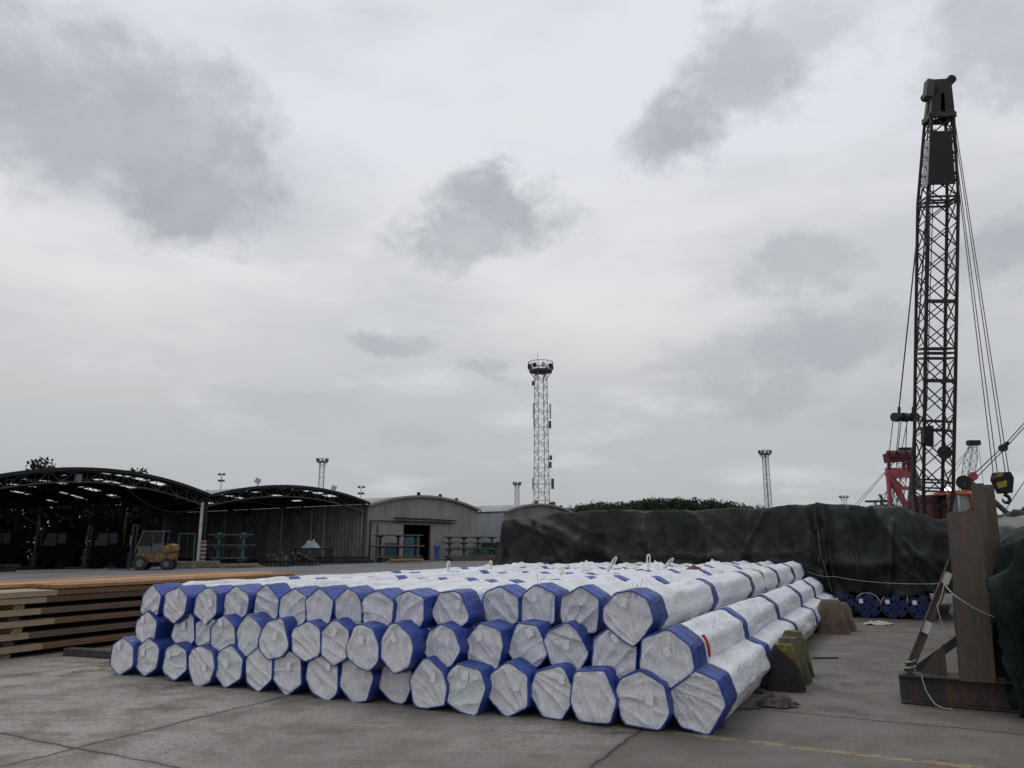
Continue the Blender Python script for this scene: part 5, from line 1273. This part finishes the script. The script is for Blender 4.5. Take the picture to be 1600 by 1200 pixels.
for i_, (x, Yy, w_, h_, mm, lb) in enumerate(((612, 67.5, 1.0, 1.6, 'teal', 'blue cabinet left of the warehouse doorway'), (641, 69.5, 1.6, 2.1, 'teal', 'large blue cabinet standing inside the warehouse doorway'), (752, 76, 1.6, 1.1, 'green_paint', 'green box behind the green rack'), (766, 77, 1.9, 1.7, 'steel_dark', 'dark window cabinet at the foot of the pale warehouse'))):
    q = gY(x, Yy); t = tag(empty('cabinet', q), lb, 'cabinet'); m = MB(); m.box(q + Vector((0, 0, h_ / 2)), (w_, .7, h_)); bevel(m.build('carcass', MT[mm], t), .02)
    for s_ in (-1, 1): m = MB(); m.box(q + Vector((s_ * w_ * .245, -.36, h_ / 2)), (w_ * .47, .03, h_ * .9)); m.build('door', MT[mm], t)
def low_stack(x0, x1, Y0, h_, m_, label, n_=4, name='steel_stack', cat='steel stack', rows=2):
    m = MB(); p0, p1 = gY(x0, Y0), gY(x1, Y0 + (x1 - x0) * .03); rg_ = random.Random(int(x0))
    for k in range(n_):
        for r_ in range(rows):
            o_ = Vector((rg_.uniform(-.3, .3), k * .28, h_ * (r_ + .5) / rows)); m.bar(p0 + o_, p1 + o_ + Vector((rg_.uniform(-.4, .3), 0, 0)), .2, h_ / rows * .8)
    return tag(m.build(name, MT[m_]), label, cat)
low_stack(500, 576, 60, .55, 'steel_dark', 'low dark stack of steel along the ribbed shed wall', 4)
low_stack(345, 405, 49.5, .28, 'wood', 'low pile of pale rusty pipes lying before the teal rack', 3)
low_stack(608, 658, 62, .35, 'wood', 'yellowish low bundle of bars before the dark pipe rack', 3)
low_stack(705, 772, 69, .35, 'rust_post', 'low rusty bar pile at the foot of the green rack', 3)
low_stack(0, 20, 43, .45, 'steel_dark', 'low dark slab pile at the left edge under the shed front', 3)
def cage(x, Yy, w_, h_, label, n_=7):
    q = gY(x, Yy); t = tag(empty('steel_cage', q), label, 'cage', 'dark steel cages in front of the second shed'); m = MB(); d_ = 1.2
    for z in (.1, h_ * .5, h_):
        for y in (0, d_): m.bar(q + Vector((-w_ / 2, y, z)), q + Vector((w_ / 2, y, z)), .06)
        for x_ in (-w_ / 2, w_ / 2): m.bar(q + Vector((x_, 0, z)), q + Vector((x_, d_, z)), .06)
    for k in range(n_ + 1):
        for y in (0, d_): x_ = -w_ / 2 + w_ * k / n_; m.bar(q + Vector((x_, y, 0)), q + Vector((x_, y, h_)), .05)
    m.build('cage_frame', MT['steel_dark'], t); m = MB(); rg_ = random.Random(int(x))
    for k in range(12): m.tube([q + Vector((rg_.uniform(-w_ / 2, w_ / 2), rg_.uniform(.1, 1), rg_.uniform(.1, h_))), q + Vector((rg_.uniform(-w_ / 2, w_ / 2), rg_.uniform(.1, 1), rg_.uniform(.1, h_ * 1.3)))], rg_.uniform(.03, .12), 6)
    m.build('scrap_load', MT['rust_post'], t)
cage(428, 52.5, 2.0, .85, 'dark cage full of scrap pieces, left one before the second shed'); cage(474, 54.5, 1.9, .8, 'dark cage of scrap, right one before the second shed')
q = gY(487, 60); t = tag(empty('work_table', q), 'dark table in the second shed carrying a pale crumpled bag', 'table')
m = MB(); m.box(q + Vector((0, 0, 1.15)), (3.0, 1.2, .1)); m.build('table_top', MT['steel_dark'], t)
for sx, sy in ((-1.4, -.5), (1.4, -.5), (-1.4, .5), (1.4, .5)): m = MB(); m.box(q + Vector((sx, sy, .55)), (.1, .1, 1.1)); m.build('leg', MT['steel_dark'], t)
rag(q + Vector((0, 0, 1.2)), .75, .42, MT['sheet_pale'], 'pale crumpled bag lying on the dark table in the second shed', 31, 'plastic_bag', 'bag')
for i_, (x, Yy, w_, lb) in enumerate(((292, 49.5, 1.3, 'long low concrete kerb block right of the yellow forklift'), (316, 50.5, .8, 'rounded concrete footing at the striped column'), (335, 50.5, .9, 'low concrete block left of the teal rack'))):
    m = MB(); m.box(gY(x, Yy) + Vector((0, 0, .22)), (w_, .6, .44), taper=(.9, .7)); tag(bevel(m.build('kerb_block', MT['block']), .05), lb, 'concrete block')
# teal drum frames in shade between the forklift and the column
m = MB(); q = gY(292, 52)
for s_ in (-.6, .55): m.bar(q + Vector((s_, 0, 0)), q + Vector((s_ * .9, 0, 2.2)), .08)
m.bar(q + Vector((-.6, 0, 2.2)), q + Vector((.55, 0, 2.2)), .08); m.bar(q + Vector((-.6, 0, 0)), q + Vector((-1.0, 0, 1.2)), .06); tag(m.build('steel_trestle', MT['green_paint']), 'tall dark teal trestle between the yellow forklift and the striped column', 'trestle')

# ------------------------------------------------------------------ worker
def skin_fig(name, edges, verts, radii, m_, parent, root=0, sub=2):
    me = bpy.data.meshes.new(name); me.from_pydata(verts, edges, []); me.update(); me.materials.append(m_)
    o = bpy.data.objects.new(name, me); COL.objects.link(o); o.parent = parent
    s = o.modifiers.new('skin', 'SKIN'); s.use_smooth_shade = True; sv = me.skin_vertices[0].data
    for i, r in enumerate(radii): sv[i].radius = r if isinstance(r, tuple) else (r, r); sv[i].use_root = (i == root)
    b = o.modifiers.new('sub', 'SUBSURF'); b.levels = sub; b.render_levels = sub; return o
q = gY(683, 69.5); t = tag(empty('person', q), 'worker in blue coveralls and dark cap standing before the warehouse', 'person')
V = [(0, 0, .93), (0, 0, 1.12), (0, 0, 1.36), (0, -.01, 1.47), (0, -.02, 1.56), (0, -.03, 1.68),
     (-.17, 0, 1.40), (-.23, .02, 1.14), (-.20, -.06, .92), (-.19, -.08, .83), (.17, 0, 1.40), (.23, .02, 1.14), (.21, -.04, .90), (.20, -.06, .82),
     (-.10, 0, .86), (-.11, 0, .48), (-.12, .02, .08), (-.13, -.10, .04), (.10, 0, .86), (.12, 0, .48), (.13, .02, .08), (.14, -.10, .04)]
Ed = [(0, 1), (1, 2), (2, 3), (3, 4), (4, 5), (2, 6), (6, 7), (7, 8), (8, 9), (2, 10), (10, 11), (11, 12), (12, 13), (0, 14), (14, 15), (15, 16), (16, 17), (0, 18), (18, 19), (19, 20), (20, 21)]
rd = [(.15, .11), (.14, .10), (.15, .10), .055, .085, .08, .06, .045, .035, .03, .06, .045, .035, .03, .085, .06, .045, .035, .085, .06, .045, .035]
skin_fig('body', Ed, V, rd, MT['skin'], t)
Vc = [V[i] for i in (0, 1, 2, 6, 7, 8, 10, 11, 12, 14, 15, 16, 18, 19, 20)]; ix = {k: i for i, k in enumerate((0, 1, 2, 6, 7, 8, 10, 11, 12, 14, 15, 16, 18, 19, 20))}
Ec = [(ix[a], ix[b]) for a, b in Ed if a in ix and b in ix]; rc_ = [(.175, .135), (.165, .125), (.175, .125), .08, .062, .05, .08, .062, .05, .11, .082, .07, .11, .082, .07]
skin_fig('coveralls', Ec, Vc, rc_, MT['coverall'], t)
skin_fig('cap', [(0, 1), (1, 2)], [(0, .0, 1.69), (0, -.01, 1.745), (0, -.10, 1.70)], [(.10, .10), (.075, .075), (.06, .02)], MT['steel_dark'], t)
for s_ in (-1, 1): skin_fig('boot', [(0, 1)], [(.12 * s_, .02, .06), (.14 * s_, -.12, .045)], [.06, .045], MT['steel_black'], t)
